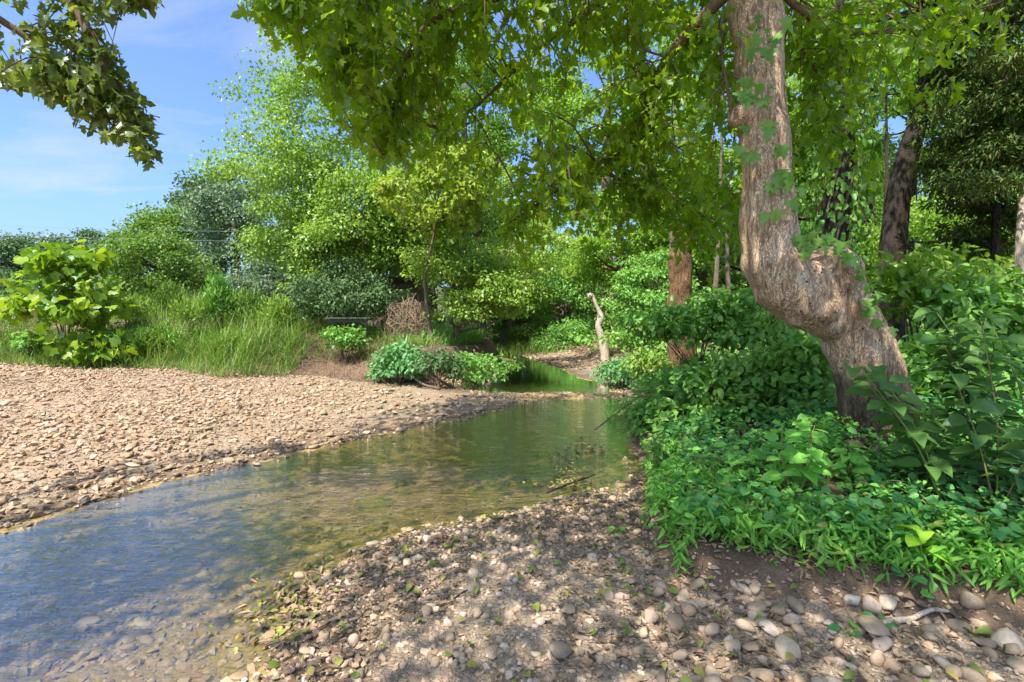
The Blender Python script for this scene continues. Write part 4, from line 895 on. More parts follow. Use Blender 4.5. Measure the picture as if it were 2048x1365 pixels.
# ------------------------------------------------------------------ overhanging tree at the left, its trunk beside the creek outside the picture
ob = np.array([-7.6, -1.4, zg(-7.6, -1.4)])
over = thing("overhanging_tree", "dark maple leaves hanging from a branch into the top left corner", "tree", ob)
mb = MB(); mb.tube(spline([ob - [0, 0, .5], ob + [.1, .1, 2.5], ob + [.3, .3, 5], ob + [.2, .5, 8]], 24) - ob, np.linspace(.26, .1, 24), 14, wob=.2); mb.build("trunk", M["bark"], over)
OB = []
def ob_bough(pts, r0): 
    L = bough(over, ob, pts, r0, .006, 22, 7); OB.append(L); return L
ob_bough([ob + [.25, .25, 4.6], np.array([-5.9, 0.3, 4.9]), np.array([-4.3, 2.0, 4.9]), W(80, -130, 3.3), W(130, -20, 3.6), W(180, 70, 3.6), W(215, 140, 3.6), W(262, 230, 3.65), W(290, 295, 3.65)], .06)
ob_bough([ob + [.25, .25, 4.2], np.array([-6.2, 0.4, 4.3]), np.array([-4.7, 2.2, 4.3]), W(0, 40, 3.5), W(90, 120, 3.5), W(150, 170, 3.55)], .05)
ob_bough([ob + [.25, .25, 4.9], np.array([-5.5, 0.2, 5.2]), np.array([-3.9, 1.9, 5.0]), W(180, -120, 3.3), W(265, -20, 3.4), W(300, 10, 3.4)], .05)
ob_bough([ob + [.2, .3, 3.8], np.array([-6.4, 0.6, 3.9]), np.array([-5.2, 2.6, 3.8]), W(-40, 110, 3.9), W(60, 150, 3.9)], .04)
tw = MB(); outl = ([], [], [])
for L, k0 in zip(OB, (9, 10, 12, 9)):
    for k in range(k0, len(L)):
        for j in range(4 if k < 16 else 5):
            ax = unit(L[min(k + 1, len(L) - 1)] - L[k - 1]); d = unit(rdir(1)[0] * .8 + ax * .7 + np.array([0, 0, -.1]))
            spray(L[k], d, rng.uniform(.12, .34) if k > 14 else rng.uniform(.2, .45), .045, tw, ob, outl, .55, over_ok)
d0 = unit(W(140, 225, 3.6) - W(215, 150, 3.6))
spray(W(235, 180, 3.63), unit(W(150, 225, 3.6) - W(235, 180, 3.63)), .30, .04, tw, ob, outl, .5)
oc = np.vstack([crown_centres((-6.4, -2.0, 7.2), (2.5, 2.0, 1.4), 46, inner=.2, seed=8), crown_centres((-4.6, 0.5, 5.9), (1.3, .8, .4), 16, inner=.2, seed=9)])
for q in oc[::2]: tw.tube(spline([ob + [.3, .3, 5.2], (ob + [.3, .3, 5.2] + q) / 2, q], 6) - ob, np.linspace(.04, .008, 6), 5, cap=False)
tw.build("twigs", M["twig"], over, kind="stuff")
pos, tip, nrm = (np.vstack(x) for x in outl); a_, b_, c_, _ = clump_leaves(oc, .6, 80, .5)
pj = proj(pos); lim = np.interp(pj[:, 1], [-40, 0, 15, 40, 100, 150, 230, 330], [330, 330, 270, 195, 240, 262, 312, 305]); lowb = np.interp(pj[:, 0], [0, 60, 140, 160, 230, 300], [165, 180, 215, 250, 280, 335])
k_ = ((pj[:, 0] < lim) & (pj[:, 1] < lowb)) | (pj[:, 1] < -40); pos, tip, nrm = pos[k_], tip[k_], nrm[k_]
leaf_mesh("upper_crown", T_FAR, a_, b_, c_, rng.uniform(.09, .15, len(a_)), M["maple_dark"], over, origin=ob)
n0 = len(pos); sz = rng.uniform(.05, .095, len(pos))
vis = (np.abs(pos[:, 0]) < pos[:, 1] * 1.02) & (np.arange(len(pos)) < n0); ang = np.where(vis, sz, 0); big = np.argsort(-ang)[:min(300, int(vis.sum()))]; msk = np.ones(len(pos), bool); msk[big] = False
leaf_mesh("crown", T_MAPLE2, pos[msk], tip[msk], nrm[msk], sz[msk], M["maple_dark"], over, origin=ob)
leaf_objects(T_MAPLE, pos[big], tip[big], nrm[big], sz[big], M["maple_dark"], over, ob)

def B(px, py, Y): q = W(px, py, Y); return np.array([q[0], q[1], zg(q[0], q[1])])
# ------------------------------------------------------------------ left bank: sapling, grasses, bushes, brush, rail
def shrub(name, label, base, blobs, mat, leaf, per, n, T=T_OVATE, stems=10, cat="shrub", clump=.2, upn=.9, flat=.6, seed=0, group=None, bark="twig", indiv=0, tipdown=.5, r0=.012):
    """shrub: stems fanning from the foot, leafy clumps at their ends"""
    base = np.asarray(base, float); t = thing(name, label, cat, base, group)
    cen = np.vstack([crown_centres(c, r, max(3, int(n * w)), -.6, .25, .06, seed + k) for k, (c, r, w) in enumerate(blobs)])
    mb = MB()
    for q in cen[rng.permutation(len(cen))[:stems]]:
        f = base + np.array([rng.normal(0, .05), rng.normal(0, .05), -.05]); m = f + (q - f) * .5 + np.array([0, 0, .14 * np.linalg.norm(q - f)])
        mb.tube(spline([f, m, q], 8) - base, np.linspace(r0, .003, 8), 5)
    mb.build("stem", M[bark], t)
    pos, tip, nrm, r = clump_leaves(cen, clump * rng.uniform(.7, 1.3, len(cen)), per, flat, tipdown, upn)
    sz = leaf * rng.uniform(.6, 1.25, len(pos)); msk = np.ones(len(pos), bool)
    if indiv:
        big = np.argsort(-sz / np.linalg.norm(pos - CAM, axis=1))[:indiv]; msk[big] = False
        leaf_objects(T, pos[big], tip[big], nrm[big], sz[big], M[mat], t, base)
    leaf_mesh("foliage", T, pos[msk], tip[msk], nrm[msk], sz[msk], M[mat], t, r[msk] % 1, origin=base)
    return t
def gz(px, py, z=.3): g = G(px, py, z); return np.array([g[0], g[1], zg(g[0], g[1])])
sb = gz(135, 728)
shrub("sycamore_sapling", "bright yellow green broad leaved sapling on the edge of the gravel bar", sb, [(W(130, 620, sb[1]), (1.15, .9, .85), 1.0), (W(140, 530, sb[1]), (.55, .5, .55), .45), (W(190, 690, sb[1] - .2), (.6, .5, .35), .3)],
      "syc", .20, 9, 80, T_SYC, 20, "sapling", .34, upn=.7, seed=101, indiv=160, tipdown=.3)
shrub("bank_bush", "low dark green weeds under the right side of the sapling", gz(215, 728), [(gz(215, 728) + [0, 0, .3], (.7, .4, .3), 1.0)], "shrub", .09, 26, 34, T_FAR, 8, "bush", .18, seed=102)
shrub("bank_bush", "low dark weeds under the left side of the sapling", gz(75, 722), [(gz(75, 722) + [0, 0, .3], (.5, .4, .28), 1.0)], "shrub", .09, 26, 30, T_FAR, 8, "bush", .18, seed=103)
shrub("bank_bush", "bright green weeds at the foot of the grassy bank", gz(300, 725), [(gz(300, 725) + [0, .2, .35], (1.1, .5, .35), 1.0)], "stilt", .085, 26, 46, T_NARROW, 10, "bush", .2, seed=104)
shrub("round_bush", "rounded blue green bush at the inner bend beside the pool", gz(800, 762, .1), [(gz(800, 762, .1) + [0, 0, .36], (.62, .5, .42), 1.0)], "blue_shrub", .10, 34, 60, T_OVATE, 16, "bush", .17, seed=105, upn=.7)
shrub("bank_bush", "dark trailing bush right of the round bush, over the water", gz(870, 752, .3) + [0, .2, 0], [(gz(870, 752, .3) + [.05, .4, .4], (.42, .35, .3), 1.0)], "far_dark", .09, 26, 36, T_FAR, 10, "bush", .18, seed=106)
shrub("bank_bush", "leafy bush under the drooping tree on the undercut bank", gz(960, 735, .4) + [-.1, .4, 0], [(gz(960, 735, .4) + [-.1, .5, .35], (.8, .5, .4), 1.0)], "shrub", .09, 26, 44, T_FAR, 10, "bush", .2, seed=107)
shrub("bank_bush", "green bush under the wooden rail", B(690, 690, 11.2), [(W(690, 678, 11.15), (.5, .28, .26), 1.0)], "shrub", .09, 26, 36, T_FAR, 10, "bush", .2, seed=108)
shrub("feathery_weed", "tall feathery dark green weed standing above the grass", B(440, 660, 12.3), [(W(440, 600, 12.3), (.22, .2, .5), 1.0)], "shrub", .16, 26, 40, T_NARROW, 12, "weed", .16, upn=.1, flat=1.4, seed=109, tipdown=-1.5)

for k, (px, py, Y, rx, rz, mt, lab) in enumerate([(255, 620, 12.6, .4, .35, "gum", "wispy weed clump just right of the sapling"), (330, 600, 13.2, .5, .4, "grass", "wispy weed clump in the middle of the tall grass"), (390, 625, 12.2, .45, .3, "gum", "wispy weed clump left of the feathery weed"),
        (500, 620, 12.4, .45, .4, "grass", "wispy weed clump right of the feathery weed"), (560, 630, 12.2, .4, .35, "gum", "wispy weed clump near the eroded end of the bank"), (300, 680, 11.6, .45, .22, "grass", "low weed clump on the bank face below the grass"), (450, 690, 11.5, .4, .2, "gum", "low weed clump on the bank face under the feathery weed")]):
    b = B(px, py, Y); shrub("weed_clump", lab, b, [(W(px, py, Y), (rx, rx * .8, rz), 1.0)], mt, .13, 24, 34, T_NARROW, 10, "weed", .17, upn=.2, flat=1.2, seed=140 + k, tipdown=-1.2, r0=.006)
def blades(name, pts, hgt, mat, lean=.35, w=1.0, kind="stuff", label=None, cat=None, parent=None):
    n = len(pts); z = HT(pts[:, 0], pts[:, 1]); a = rng.uniform(0, 6.28, n)
    d = np.stack([np.cos(a), np.sin(a), np.zeros(n)], -1); tip = unit(d * rng.uniform(.05, lean, (n, 1)) + [0, 0, 1]); V, F = T_BLADE; V = V.copy(); V[:, 0] *= w
    return leaf_mesh(name, (V, F), np.column_stack([pts, z - .02]), tip, -d, hgt * rng.uniform(.5, 1.2, n), M[mat], parent, kind=kind, label=label, cat=cat)
lc = lambda lo, hi: (lambda x, y, w, r, l: (l > lo) & (l < hi))
p = sample_region(17000, -20, -2.9, 10, 16.5, lc(.3, 5)); dens = (fbm2(p[:, 0], p[:, 1], .9, 3, 6.) > -.55) & (p[:, 0] < -4.7 + 2.2 * fbm2(p[:, 0], p[:, 1], .8, 2, 16.)); p = p[dens]
blades("grass", p, .55 + .8 * (fbm2(p[:, 0], p[:, 1], .7, 2, 2.) + .2), "grass", .9, .9, label="tall bright green grass covering the left bank", cat="grass")
p = sample_region(2600, -5.8, -2.6, 10.5, 14, lc(.8, 3.2)); blades("grass", p, .5, "grass", 1.0, .9, label="thin green grass crowning the eroded bank end", cat="grass")
p = sample_region(5500, -14, -4.6, 10, 13, lc(-.02, 1.4)); blades("weeds", p, .38, "grass", .9, 1.6, label="short green weeds on the face of the left bank", cat="weeds")
p = sample_region(4200, -5.8, -1.6, 10, 13, lc(.0, 1.9)); blades("dry_grass", p, .27, "dry", 1.7, 1.0, label="dry brown grass and brush on the eroded bank end", cat="dry grass")
p = sample_region(3500, -2.6, .4, 10.5, 18, lc(.5, 6)); blades("undergrowth", p, .4, "shrub", .9, 2.2, label="dark undergrowth beneath the trees on the left bank", cat="undergrowth")
p = sample_region(4200, -4, .4, 6.0, 10.3, lambda x, y, w, r, l: (w > .05) & (l < .1) & (r < 0) & (fbm2(x, y, .9, 3, 8.) > .12)); blades("grass_tufts", p, .07, "grass", 1.2, 2.5, label="thin green grass tufts sprouting from the gravel bar", cat="grass")
p = sample_region(500, -9, -2, 4.2, 10.0, lambda x, y, w, r, l: (w > .1) & (l < .0) & (fbm2(x, y, 1.4, 3, 18.) > .3)); blades("grass_sprouts", p, .06, "grass", 1.2, 2.5, label="scattered green sprouts on the sunny gravel", cat="grass")
p = np.column_stack([rng.uniform(-3, 1.5, 3500), rng.uniform(16, 24, 3500)]); blades("bend_grass", p, .5, "grass", .8, 2.0, label="sunlit pale grass at the far creek bend", cat="grass")

# dead brush tangle
bb = np.array([W(820, 650, 12.0)[0], 12.0, zg(W(820, 650, 12.0)[0], 12.0)])
t = thing("brush_tangle", "dome of bare tangled dead vines on the bank below the pale trunk", "brush", bb)
mb = MB(); cc = W(818, 655, 12.0); kk = np.array([.8, .8, .85])
for k in range(190):
    u = kk * rdir(1)[0] * np.array([.62, .5, .62]); v = kk * rdir(1)[0] * np.array([.62, .5, .62]); m = unit(u + v + rng.normal(0, .3, 3)) * kk * np.array([.68, .55, .68]) + np.array([0, 0, .12])
    mb.tube(spline([cc + u, cc + m + rng.normal(0, .06, 3), cc + v + [0, 0, -.2]], 9) - bb, rng.uniform(.004, .010), 4, cap=False)
mb.build("dead_vines", M["dead_twig"], t, kind="stuff")
mb = MB()
for q in sample_region(150, -5.8, -1.9, 10, 12.6, lc(.0, 1.6)):
    z = zg(*q); d = rdir(1)[0] * np.array([1, 1, .5]); L = rng.uniform(.2, .6); a0 = np.array([*q, z]); mb.tube(spline([a0, a0 + d * L * .5 + [0, 0, .14], a0 + d * L + [0, 0, rng.uniform(.02, .25)]], 6), rng.uniform(.003, .008), 4, cap=False)
mb.build("dead_brush", M["dead_twig"], kind="stuff", label="loose dead brush strewn over the eroded end of the bank", cat="brush")
# roots and sticks at the undercut
for (pp, r0, lab) in [([(880, 778, .05), (850, 772, .12), (835, 758, .3)], .03, "pale bent root under the round bush"), ([(905, 772, .02), (880, 762, .2), (868, 745, .5)], .028, "curved root hanging into the pool from the bank"),
                      ([(985, 752, .04), (968, 742, .25), (962, 722, .6)], .03, "short root on the undercut bank near its tip")]:
    q = [np.append(G(a, b, 0.05), c) for a, b, c in pp]; q[1][1] = q[0][1] + .12; q[2][1] = q[0][1] + .35
    t_ = MB(); t_.tube(spline(q, 10), np.linspace(r0, r0 * .5, 10), 7, wob=.3); t_.build("root", M["bark"], label=lab, cat="root")
# wooden rail on posts
a, b = W(655, 633, 11.5), W(735, 640, 11.7)
t = thing("wooden_rail", "weathered grey wooden rail on posts behind the eroded bank", "rail", (a[0], a[1], zg(a[0], a[1])))
def box(mb, c, s, yaw=0.0):
    c = np.asarray(c); q = np.array([(x, y, z) for x in (-1, 1) for y in (-1, 1) for z in (-1, 1)]) * np.asarray(s) / 2
    R_ = np.array([[math.cos(yaw), -math.sin(yaw), 0], [math.sin(yaw), math.cos(yaw), 0], [0, 0, 1]])
    mb.add(q @ R_.T + c, None, [(0, 1, 3, 2), (4, 6, 7, 5), (0, 4, 5, 1), (2, 3, 7, 6), (0, 2, 6, 4), (1, 5, 7, 3)])
o0 = np.array(t.location); yaw = math.atan2(b[1] - a[1], b[0] - a[0]); ln = np.linalg.norm(b - a)
M["grey_wood"] = bark_mat("grey_wood", (.15, .145, .125), (.06, .055, .05), 12, .4, 1.0)
mb = MB(); box(mb, (a + b) / 2 - o0, (ln + .1, .13, .025), yaw); mb.build("plank", M["grey_wood"], t, smooth=False)
mb = MB(); box(mb, (a + b) / 2 - o0 + [0, .03, -.065], (ln, .03, .06), yaw); mb.build("side_board", M["grey_wood"], t, smooth=False)
for q in (a + (b - a) * .08, a + (b - a) * .92):
    g = zg(q[0], q[1]); mb = MB(); box(mb, (q[0] - o0[0], q[1] + .06 - o0[1], (q[2] + g) / 2 - o0[2] - .05), (.045, .045, q[2] - g + .1), yaw); mb.build("post", M["grey_wood"], t, smooth=False)
# power lines in the distance
M["wire"] = bark_mat("wire", (.30, .32, .34), (.28, .3, .32), 5, 0)
for lab, y0, y1 in (("upper thin power line crossing in front of the far trees", 458, 462), ("lower thin power line crossing in front of the far trees", 476, 482)):
    L = spline([W(-200, y0 - 14, 27), W(250, y0 + 2, 27), W(620, y1, 27), W(1000, y1 - 16, 27)], 40); mb = MB(); mb.tube(L, .007, 5); mb.build("power_line", M["wire"], label=lab, cat="wire")

# ------------------------------------------------------------------ right bank: shrubs, ground cover, plants
def B(px, py, Y): q = W(px, py, Y); return np.array([q[0], q[1], zg(q[0], q[1])])
S = [("arching shrub with pale sunlit tips above the right bank", (1400, 700, 8.0), [((1390, 650), (.8, .6, .38), 1.0), ((1300, 640), (.5, .45, .2), .4), ((1470, 610), (.6, .5, .3), .5)], "shrub", .10, 30, 70),
     ("pale blue green bush at the waterline by the gravel spit", (1250, 760, 9.9), [((1245, 742), (.45, .4, .26), 1.0)], "blue_shrub", .085, 30, 46),
     ("yellow green bush beside the pale bush at the waterline", (1300, 765, 9.3), [((1300, 735), (.38, .35, .28), 1.0)], "gum", .085, 28, 36),
     ("dark leafy shrub overhanging the creek at the right bank corner", (1350, 880, 5.9), [((1335, 850), (.36, .35, .26), 1.0), ((1385, 790), (.42, .4, .25), .8)], "shrub", .10, 30, 70),
     ("dark shrub between the overhanging shrub and the leaning trunk", (1500, 850, 5.6), [((1520, 800), (.62, .5, .42), 1.0), ((1450, 760), (.45, .4, .3), .5)], "shrub", .10, 28, 70),
     ("dense dark shrub left of the leaning trunk", (1590, 800, 5.2), [((1590, 740), (.42, .4, .42), 1.0)], "shrub", .10, 28, 60),
     ("shaded shrub behind the arching shrub", (1540, 690, 7.6), [((1540, 670), (.75, .6, .42), 1.0)], "shrub", .10, 28, 60),
     ("shrub behind the foot of the snag, up the right bank", (1290, 700, 12), [((1290, 680), (.8, .6, .42), 1.0)], "shrub", .11, 28, 60),
     ("leafy shrub behind the leaning trunk on its right", (1850, 640, 6.2), [((1850, 580), (.8, .6, .5), 1.0)], "wood_leaf", .11, 30, 70),
     ("dark shrub below the cedar at the right edge", (2000, 700, 5.4), [((1990, 640), (.65, .6, .55), 1.0)], "shrub", .11, 30, 70),
     ("dark low shrub between the trunk and the right edge", (1920, 800, 4.9), [((1920, 740), (.6, .5, .35), 1.0)], "shrub", .10, 30, 60)]
for k, (lab, b, bl, mt, lf, per, n) in enumerate(S):
    bs = B(*b); shrub("bank_shrub", lab, bs, [(W(q[0], q[1], b[2] - .1 * j), r, w) for j, (q, r, w) in enumerate(bl)], mt, lf, per, n, T_OVATE if b[2] < 9 else T_FAR, 14, "shrub", .19 if b[2] < 9 else .24, seed=120 + k, upn=.8, indiv=60 if b[2] < 6 else 0)

inR = lambda x, y, w, r, l: (r > .02) & (np.abs(x) < 1.15 * y + .3)
# forest floor ground cover: dark round leaves, ovate leaves and blade-leaved stilt grass
def cover(name, n, x0, x1, y0, y1, cond, T, lo, hi, hmax, mat, label, cat, up=1.0, down=.2):
    p = sample_region(n, x0, x1, y0, y1, cond); n = len(p); z = HT(p[:, 0], p[:, 1]); d = unit(np.column_stack([rng.normal(size=(n, 2)), np.zeros(n)]))
    hh = hmax * rng.random(n) ** .8 * (.55 + .9 * np.clip(fbm2(p[:, 0], p[:, 1], 2.2, 2, 4.) + .4, 0, 1))
    tip = unit(d + rng.normal(0, .25, (n, 3)) - [0, 0, down]); nrm = unit(rng.normal(0, .4, (n, 3)) + [0, -.25, up])
    return leaf_mesh(name, T, np.column_stack([p, z + .015 + hh]), tip, nrm, rng.uniform(lo, hi, n), M[mat], label=label, cat=cat)
trail = lambda x, y, w, r, l: inR(x, y, w, r, l) & (fbm2(x, y, 1.7, 3, 12.) > -.30)
cover("ground_cover", 11000, .9, 5.5, 2.3, 6.2, lambda x, y, w, r, l: inR(x, y, w, r, l) & (r > .22) & (fbm2(x, y, 2.1, 3, 12.) > -.28), T_ROUND4, .03, .07, .17, "cover", "dark round leaved ground cover on the bank around the maple", "ground cover")
cover("ground_cover", 8000, 1.2, 8, 4.5, 10, inR, T_FAR, .07, .12, .3, "shrub", "leafy undergrowth behind the maple trunk", "undergrowth")
cover("ground_cover", 6000, 1.5, 18, 9, 20, inR, T_FAR, .12, .2, .55, "shrub", "undergrowth on the floor of the right bank woods", "undergrowth")
face = lambda x, y, w, r, l: (r > np.where(x > 1.3, .09, -.02)) & (r < .62) & (y < 3.5) & (fbm2(x, y, 2.4, 3, 33.) > -.16)
cover("stilt_grass", 2900, .9, 3.4, 2.1, 3.6, face, T_LANCE, .05, .10, .15, "stilt", "bright blade leaved grass over the face of the bank", "grass", .6, .5)
cover("stilt_grass", 2000, 1.0, 2.1, 3.3, 4.9, lambda x, y, w, r, l: (r > -.03) & (r < .5), T_LANCE, .04, .075, .16, "stilt", "feathery bright grass on the corner of the bank by the water", "grass", .5, .6)
cover("leafy_weeds", 1700, .9, 4.2, 2.3, 4.2, lambda x, y, w, r, l: (r > .03) & (r < 1.6) & (fbm2(x, y, 2.6, 3, 55.) > .0), T_OVATE, .035, .07, .2, "light_plant", "fresh green leafy weeds among the darker ground cover", "weeds")
cover("creek_weed", 900, 1.0, 2.2, 6.3, 8.6, lambda x, y, w, r, l: (w > -.35) & (r < .1) & (x > .9), T_FAR, .025, .05, .03, "stilt", "light green weed mat at the water edge below the shrub", "weeds")

def plant(name, label, base, h, nleaf, leaf, T, mat, cat="plant", lean=(0, 0), top=True, spread=.6, nst=1, group=None, up=.8):
    """single plant: stem and each leaf an object"""
    base = np.asarray(base, float); t = thing(name, label, cat, base, group); P_, T_, N_, S_ = [], [], [], []
    for s in range(nst):
        ln = np.array([lean[0] + rng.normal(0, .18 if nst > 1 else .02), lean[1] + rng.normal(0, .18 if nst > 1 else .02), 1.0]); ln = ln / np.linalg.norm(ln); hh = h * rng.uniform(.75, 1.05)
        L = spline([np.zeros(3) - [0, 0, .03], ln * hh * .5 + rng.normal(0, .02, 3), ln * hh + np.array([lean[0], lean[1], -.4 * np.hypot(*lean)]) * hh * .35], 10); mb = MB(); mb.tube(L, np.linspace(.006, .0025, 10), 6); mb.build("stem", M["stem"], t)
        for k in range(nleaf):
            f = .3 + .7 * (k + 1) / nleaf; q = L[min(9, int(f * 9))]; a = k * 2.4 + rng.normal(0, .3); d = np.array([math.cos(a), math.sin(a), 0])
            z = leaf * (1.15 - .5 * f if top else 1) * rng.uniform(.8, 1.15); P_.append(base + q + d * .02); T_.append(unit(d * spread * 1.5 + [0, 0, .35 * (f - .5)] + rng.normal(0, .12, 3))); N_.append(unit(np.array([0, -.25, up]) - d * .25 + rng.normal(0, .15, 3))); S_.append(z)
    leaf_objects(T, np.array(P_), np.array(T_), np.array(N_), np.array(S_), M[mat], t, base, "leaf")
    return t
plant("seedling", "bright yellow green seedling with broad leaves low on the bank", B(1840, 1175, 2.45) + [0, 0, .02], .24, 9, .16, T_OVATE, "seedling", "seedling", up=.6)
plant("leafy_plant", "tall light green broad leaved plant in front of the leaning trunk", B(1590, 980, 3.2), .62, 13, .16, T_OVATE, "light_plant", nst=3, up=.6)
plant("leafy_plant", "light green plant just right of the tall light green plant", B(1690, 980, 3.35), .28, 11, .11, T_OVATE, "light_plant", nst=3, up=.6)
plant("leafy_plant", "small light plant left of the tall light green plant", B(1470, 980, 3.5), .36, 10, .10, T_OVATE, "light_plant", nst=3)
plant("leafy_plant", "dark leafy plant at the bank corner by the water", B(1330, 940, 4.4), .36, 12, .10, T_OVATE, "shrub", nst=5, lean=(-.25, -.1))
plant("leafy_plant", "glossy green plant at the right foot of the trunk", B(1880, 940, 3.6), .42, 12, .11, T_OVATE, "shrub", nst=4)
plant("sprout", "small two leaved sprout between the cobbles, nearest the bottom edge", B(1760, 1330, 2.25), .04, 4, .065, T_ROUND, "cover", "sprout")
plant("sprout", "dark round leaved sprout below the exposed root", B(1800, 1270, 2.4), .07, 5, .07, T_ROUND, "cover", "sprout")
plant("sprout", "pointed green sprout on the bare soil by the frame corner", B(1985, 1270, 2.4), .08, 7, .075, T_LANCE, "stilt", "sprout", nst=2)
plant("sprout", "pointed green sprout at the foot of the bank beside the tan stone", B(1620, 1210, 2.6), .08, 7, .07, T_LANCE, "stilt", "sprout")
plant("sprout", "clover like sprout in the leaf litter near the bank corner", B(1235, 1060, 3.4), .06, 6, .055, T_OVATE, "light_plant", "sprout", nst=2)
plant("sprout", "dark rounded sprout at the bottom right of the shore", B(1700, 1345, 2.2), .04, 4, .06, T_ROUND, "cover", "sprout")
for k, (b, h, ln, nl, lf, ns, lab) in enumerate([
        ((1900, 900, 3.0), 1.05, (-.30, -.05), 16, .15, 3, "arching broad leaved shoot reaching across the leaning trunk"),
        ((2000, 950, 2.9), 1.1, (-.12, -.05), 16, .145, 3, "upright broad leaved shoot at the right edge of the picture"),
        ((1950, 860, 3.4), .95, (-.05, 0), 16, .14, 3, "broad leaved shoot between trunk and frame edge"),
        ((2060, 900, 3.2), 1.15, (-.2, 0), 18, .14, 3, "tallest broad leaved shoot at the frame edge"),
        ((1860, 980, 3.2), .55, (.1, -.1), 14, .11, 3, "low broad leaved shoot beside the trunk foot")]):
    plant("woody_shoot", lab, B(*b), h, nl, lf, T_OVATE, "shoot", "shoot", ln, False, .8, ns, up=.7)

mb = MB(); p = sample_region(70, 1.0, 3.6, 2.4, 4.6, inR)
for q in p:
    z = zg(*q); a = rng.uniform(0, 6.28); L = rng.uniform(.15, .45); d = np.array([math.cos(a), math.sin(a), 0]); mb.tube(spline([np.array([*q, z + .06]), np.array([*q, z + .16]) + d * L * .5, np.array([*q, z + rng.uniform(.08, .24)]) + d * L], 7), .0022, 4, cap=False)
mb.build("dead_stems", M["dead_twig"], kind="stuff", label="thin dry stems crossing the ground cover", cat="stems")
cover("dead_leaves", 240, 1.0, 4.0, 2.3, 4.6, inR, T_OVATE, .03, .06, .2, "fallen", "yellowing and brown leaves caught in the ground cover", "leaves")
cover("fine_weeds", 2600, 1.0, 3.6, 2.4, 4.6, lambda x, y, w, r, l: (r > .1) & (fbm2(x, y, 2.9, 3, 91.) > .05), T_OVATE, .018, .035, .24, "stilt", "tiny bright leaves scattered through the ground cover", "weeds")

# ------------------------------------------------------------------ leaf litter, fallen leaves, debris, twigs
def flat_leaves(name, pts, T, lo, hi, mat, parent=None, z0=.012, tilt=.45, **kw):
    n = len(pts); z = np.maximum(HT(pts[:, 0], pts[:, 1]), 0.0) + z0; a = rng.uniform(0, 6.28, n); tip = np.stack([np.cos(a), np.sin(a), rng.normal(0, .25, n)], -1); nrm = np.column_stack([rng.normal(0, tilt, (n, 2)), np.ones(n)])
    return leaf_mesh(name, T, np.column_stack([pts, z + .012 * rng.random(n)]), tip, nrm, rng.uniform(lo, hi, n), M[mat], parent, **kw)
lit = lambda x, y, w, r, l: (w > -.05) & (r < .25) & (x > -1.5) & (fbm2(x, y, 2.2, 3, 70.) > -.12)
flat_leaves("leaf_litter", sample_region(3600, -1.4, 3.4, 1.4, 4.9, lit), T_LANCE, .022, .058, "litter", label="brown shredded leaf litter strewn over the shaded shore", cat="leaf litter")
flat_leaves("leaf_litter", sample_region(1000, -1.4, 3.4, 1.4, 4.6, lit), T_OVATE, .025, .055, "litter", label="brown dead leaves lying among the shore pebbles", cat="leaf litter")
flat_leaves("leaf_litter", sample_region(2600, 1.2, 5, 2.3, 6.5, inR), T_OVATE, .03, .055, "litter", label="brown dead leaves on the soil of the right bank", cat="leaf litter")
fp = sample_region(190, -1.2, 3.0, 1.7, 4.6, lambda x, y, w, r, l: (w > -.12) & (r < .05) & (np.abs(x) < y))
z = np.maximum(HT(fp[:, 0], fp[:, 1]), 0) + .03; a = rng.uniform(0, 6.28, len(fp))
leaf_objects(T_OVATE, np.column_stack([fp, z]), np.stack([np.cos(a), np.sin(a), rng.normal(0, .2, len(fp))], -1), np.column_stack([rng.normal(0, .4, (len(fp), 2)), np.ones(len(fp))]), rng.uniform(.03, .06, len(fp)), M["fallen"], GROUND["gravel_shore"], (0, 0, 0), "fallen_leaf")
def blob(px, py, n, sx, sy): g = G(px, py, 0); return g + rng.normal(0, 1, (n, 2)) * [sx, sy]
dp = np.vstack([blob(590, 1175, 70, .12, .16), blob(1140, 945, 60, .10, .28), blob(1120, 970, 30, .18, .08), blob(1180, 900, 36, .10, .25), blob(560, 1240, 50, .1, .1)])
flat_leaves("creek_debris", dp, T_OVATE, .025, .05, "fallen", tilt=.15, label="green leaves caught in the shallow creek", cat="debris", z0=.006)
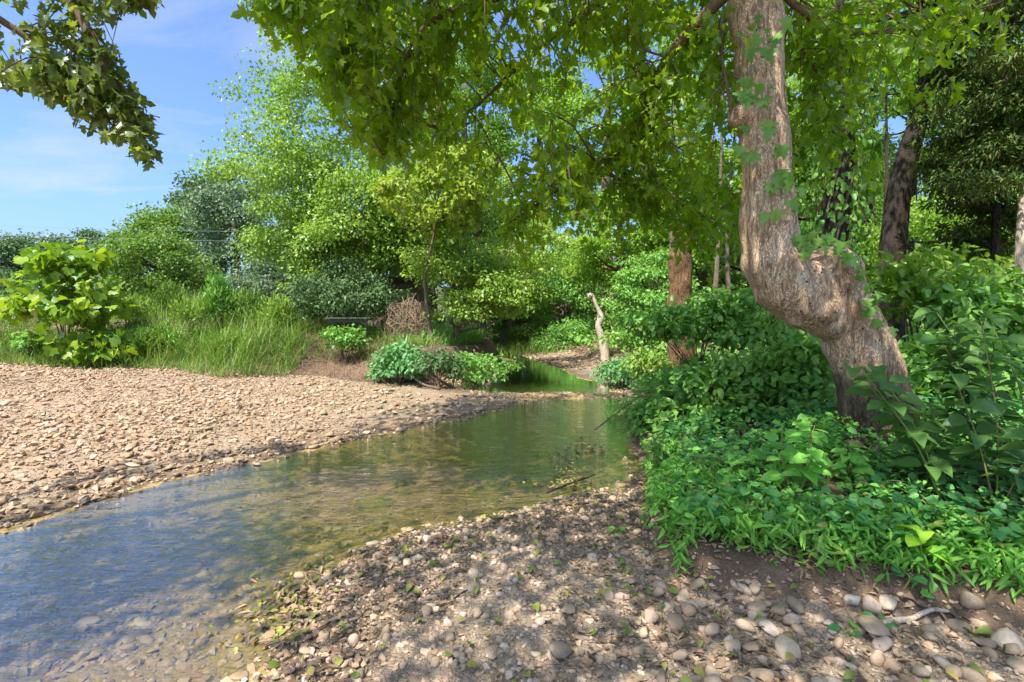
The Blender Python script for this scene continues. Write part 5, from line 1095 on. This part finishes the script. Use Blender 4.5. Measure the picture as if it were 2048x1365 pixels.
flat_leaves("creek_debris", dp + rng.normal(0, .05, dp.shape), T_LANCE, .04, .09, "litter", tilt=.15, label="brown leaf debris caught in the shallow creek", cat="debris", z0=.006)
for (q, r0, lab, mt) in [([(1095, 985, .02), (1140, 968, .05), (1190, 950, .04)], .010, "dark stick lying along the debris line in the creek", "bark_dark"),
                     ([(1130, 1008, .03), (1200, 1000, .04), (1255, 985, .10)], .007, "thin twig at the water edge of the shore", "bark_dark"),
                     ([(860, 1215, .05), (900, 1195, .07), (945, 1170, .06)], .007, "thin dark twig lying on the gravel shore", "bark_dark"),
                     ([(1765, 1262, .10), (1820, 1232, .15), (1860, 1212, .19), (1900, 1196, .24)], .016, "pale forked root exposed on the bare soil bank", "bark_pale"),
                     ([(1190, 860, .25), (1270, 800, .5), (1330, 770, .7)], .008, "bare twig sticking out over the water from the bank shrub", "bark")]:
    L = spline([np.append(G(a, b, c), c) for a, b, c in q], 14)
    if "twig" in lab and "over" not in lab or "root" in lab: L[:, 2] = HT(L[:, 0], L[:, 1]) + r0 * .9
    mb = MB(); mb.tube(L, np.linspace(r0, r0 * .5, 14), 7, wob=.4, wobs=20); mb.build("root" if "root" in lab else "stick", M[mt], label=lab, cat="root" if "root" in lab else "stick")

# ------------------------------------------------------------------ groups of things of one kind
GROUPS = {"far_tree": "far trees on the skyline", "far_bush": "bushes behind the tall grass", "corridor_tree": "trees closing the creek corridor", "corridor_bush": "bushes at the far creek bend", "wood_tree": "trees of the right bank woods",
          "slim_tree": "slim trunks in the right bank woods", "bank_shrub": "shrubs along the banks", "bank_bush": "low bushes on the left bank", "weed_clump": "weed clumps in the tall grass", "leafy_plant": "leafy plants on the right bank",
          "sprout": "sprouts on the shore and bare soil", "woody_shoot": "broad leaved shoots beside the leaning trunk", "loose_stone": "loose stones on shore and creek", "root": "exposed roots on the banks", "stick": "sticks by the creek", "power_line": "power lines before the far trees"}
for o in COL.objects:
    g = GROUPS.get(o.name.split(".")[0])
    if g and o.parent is None and o.get("label"): o["group"] = g
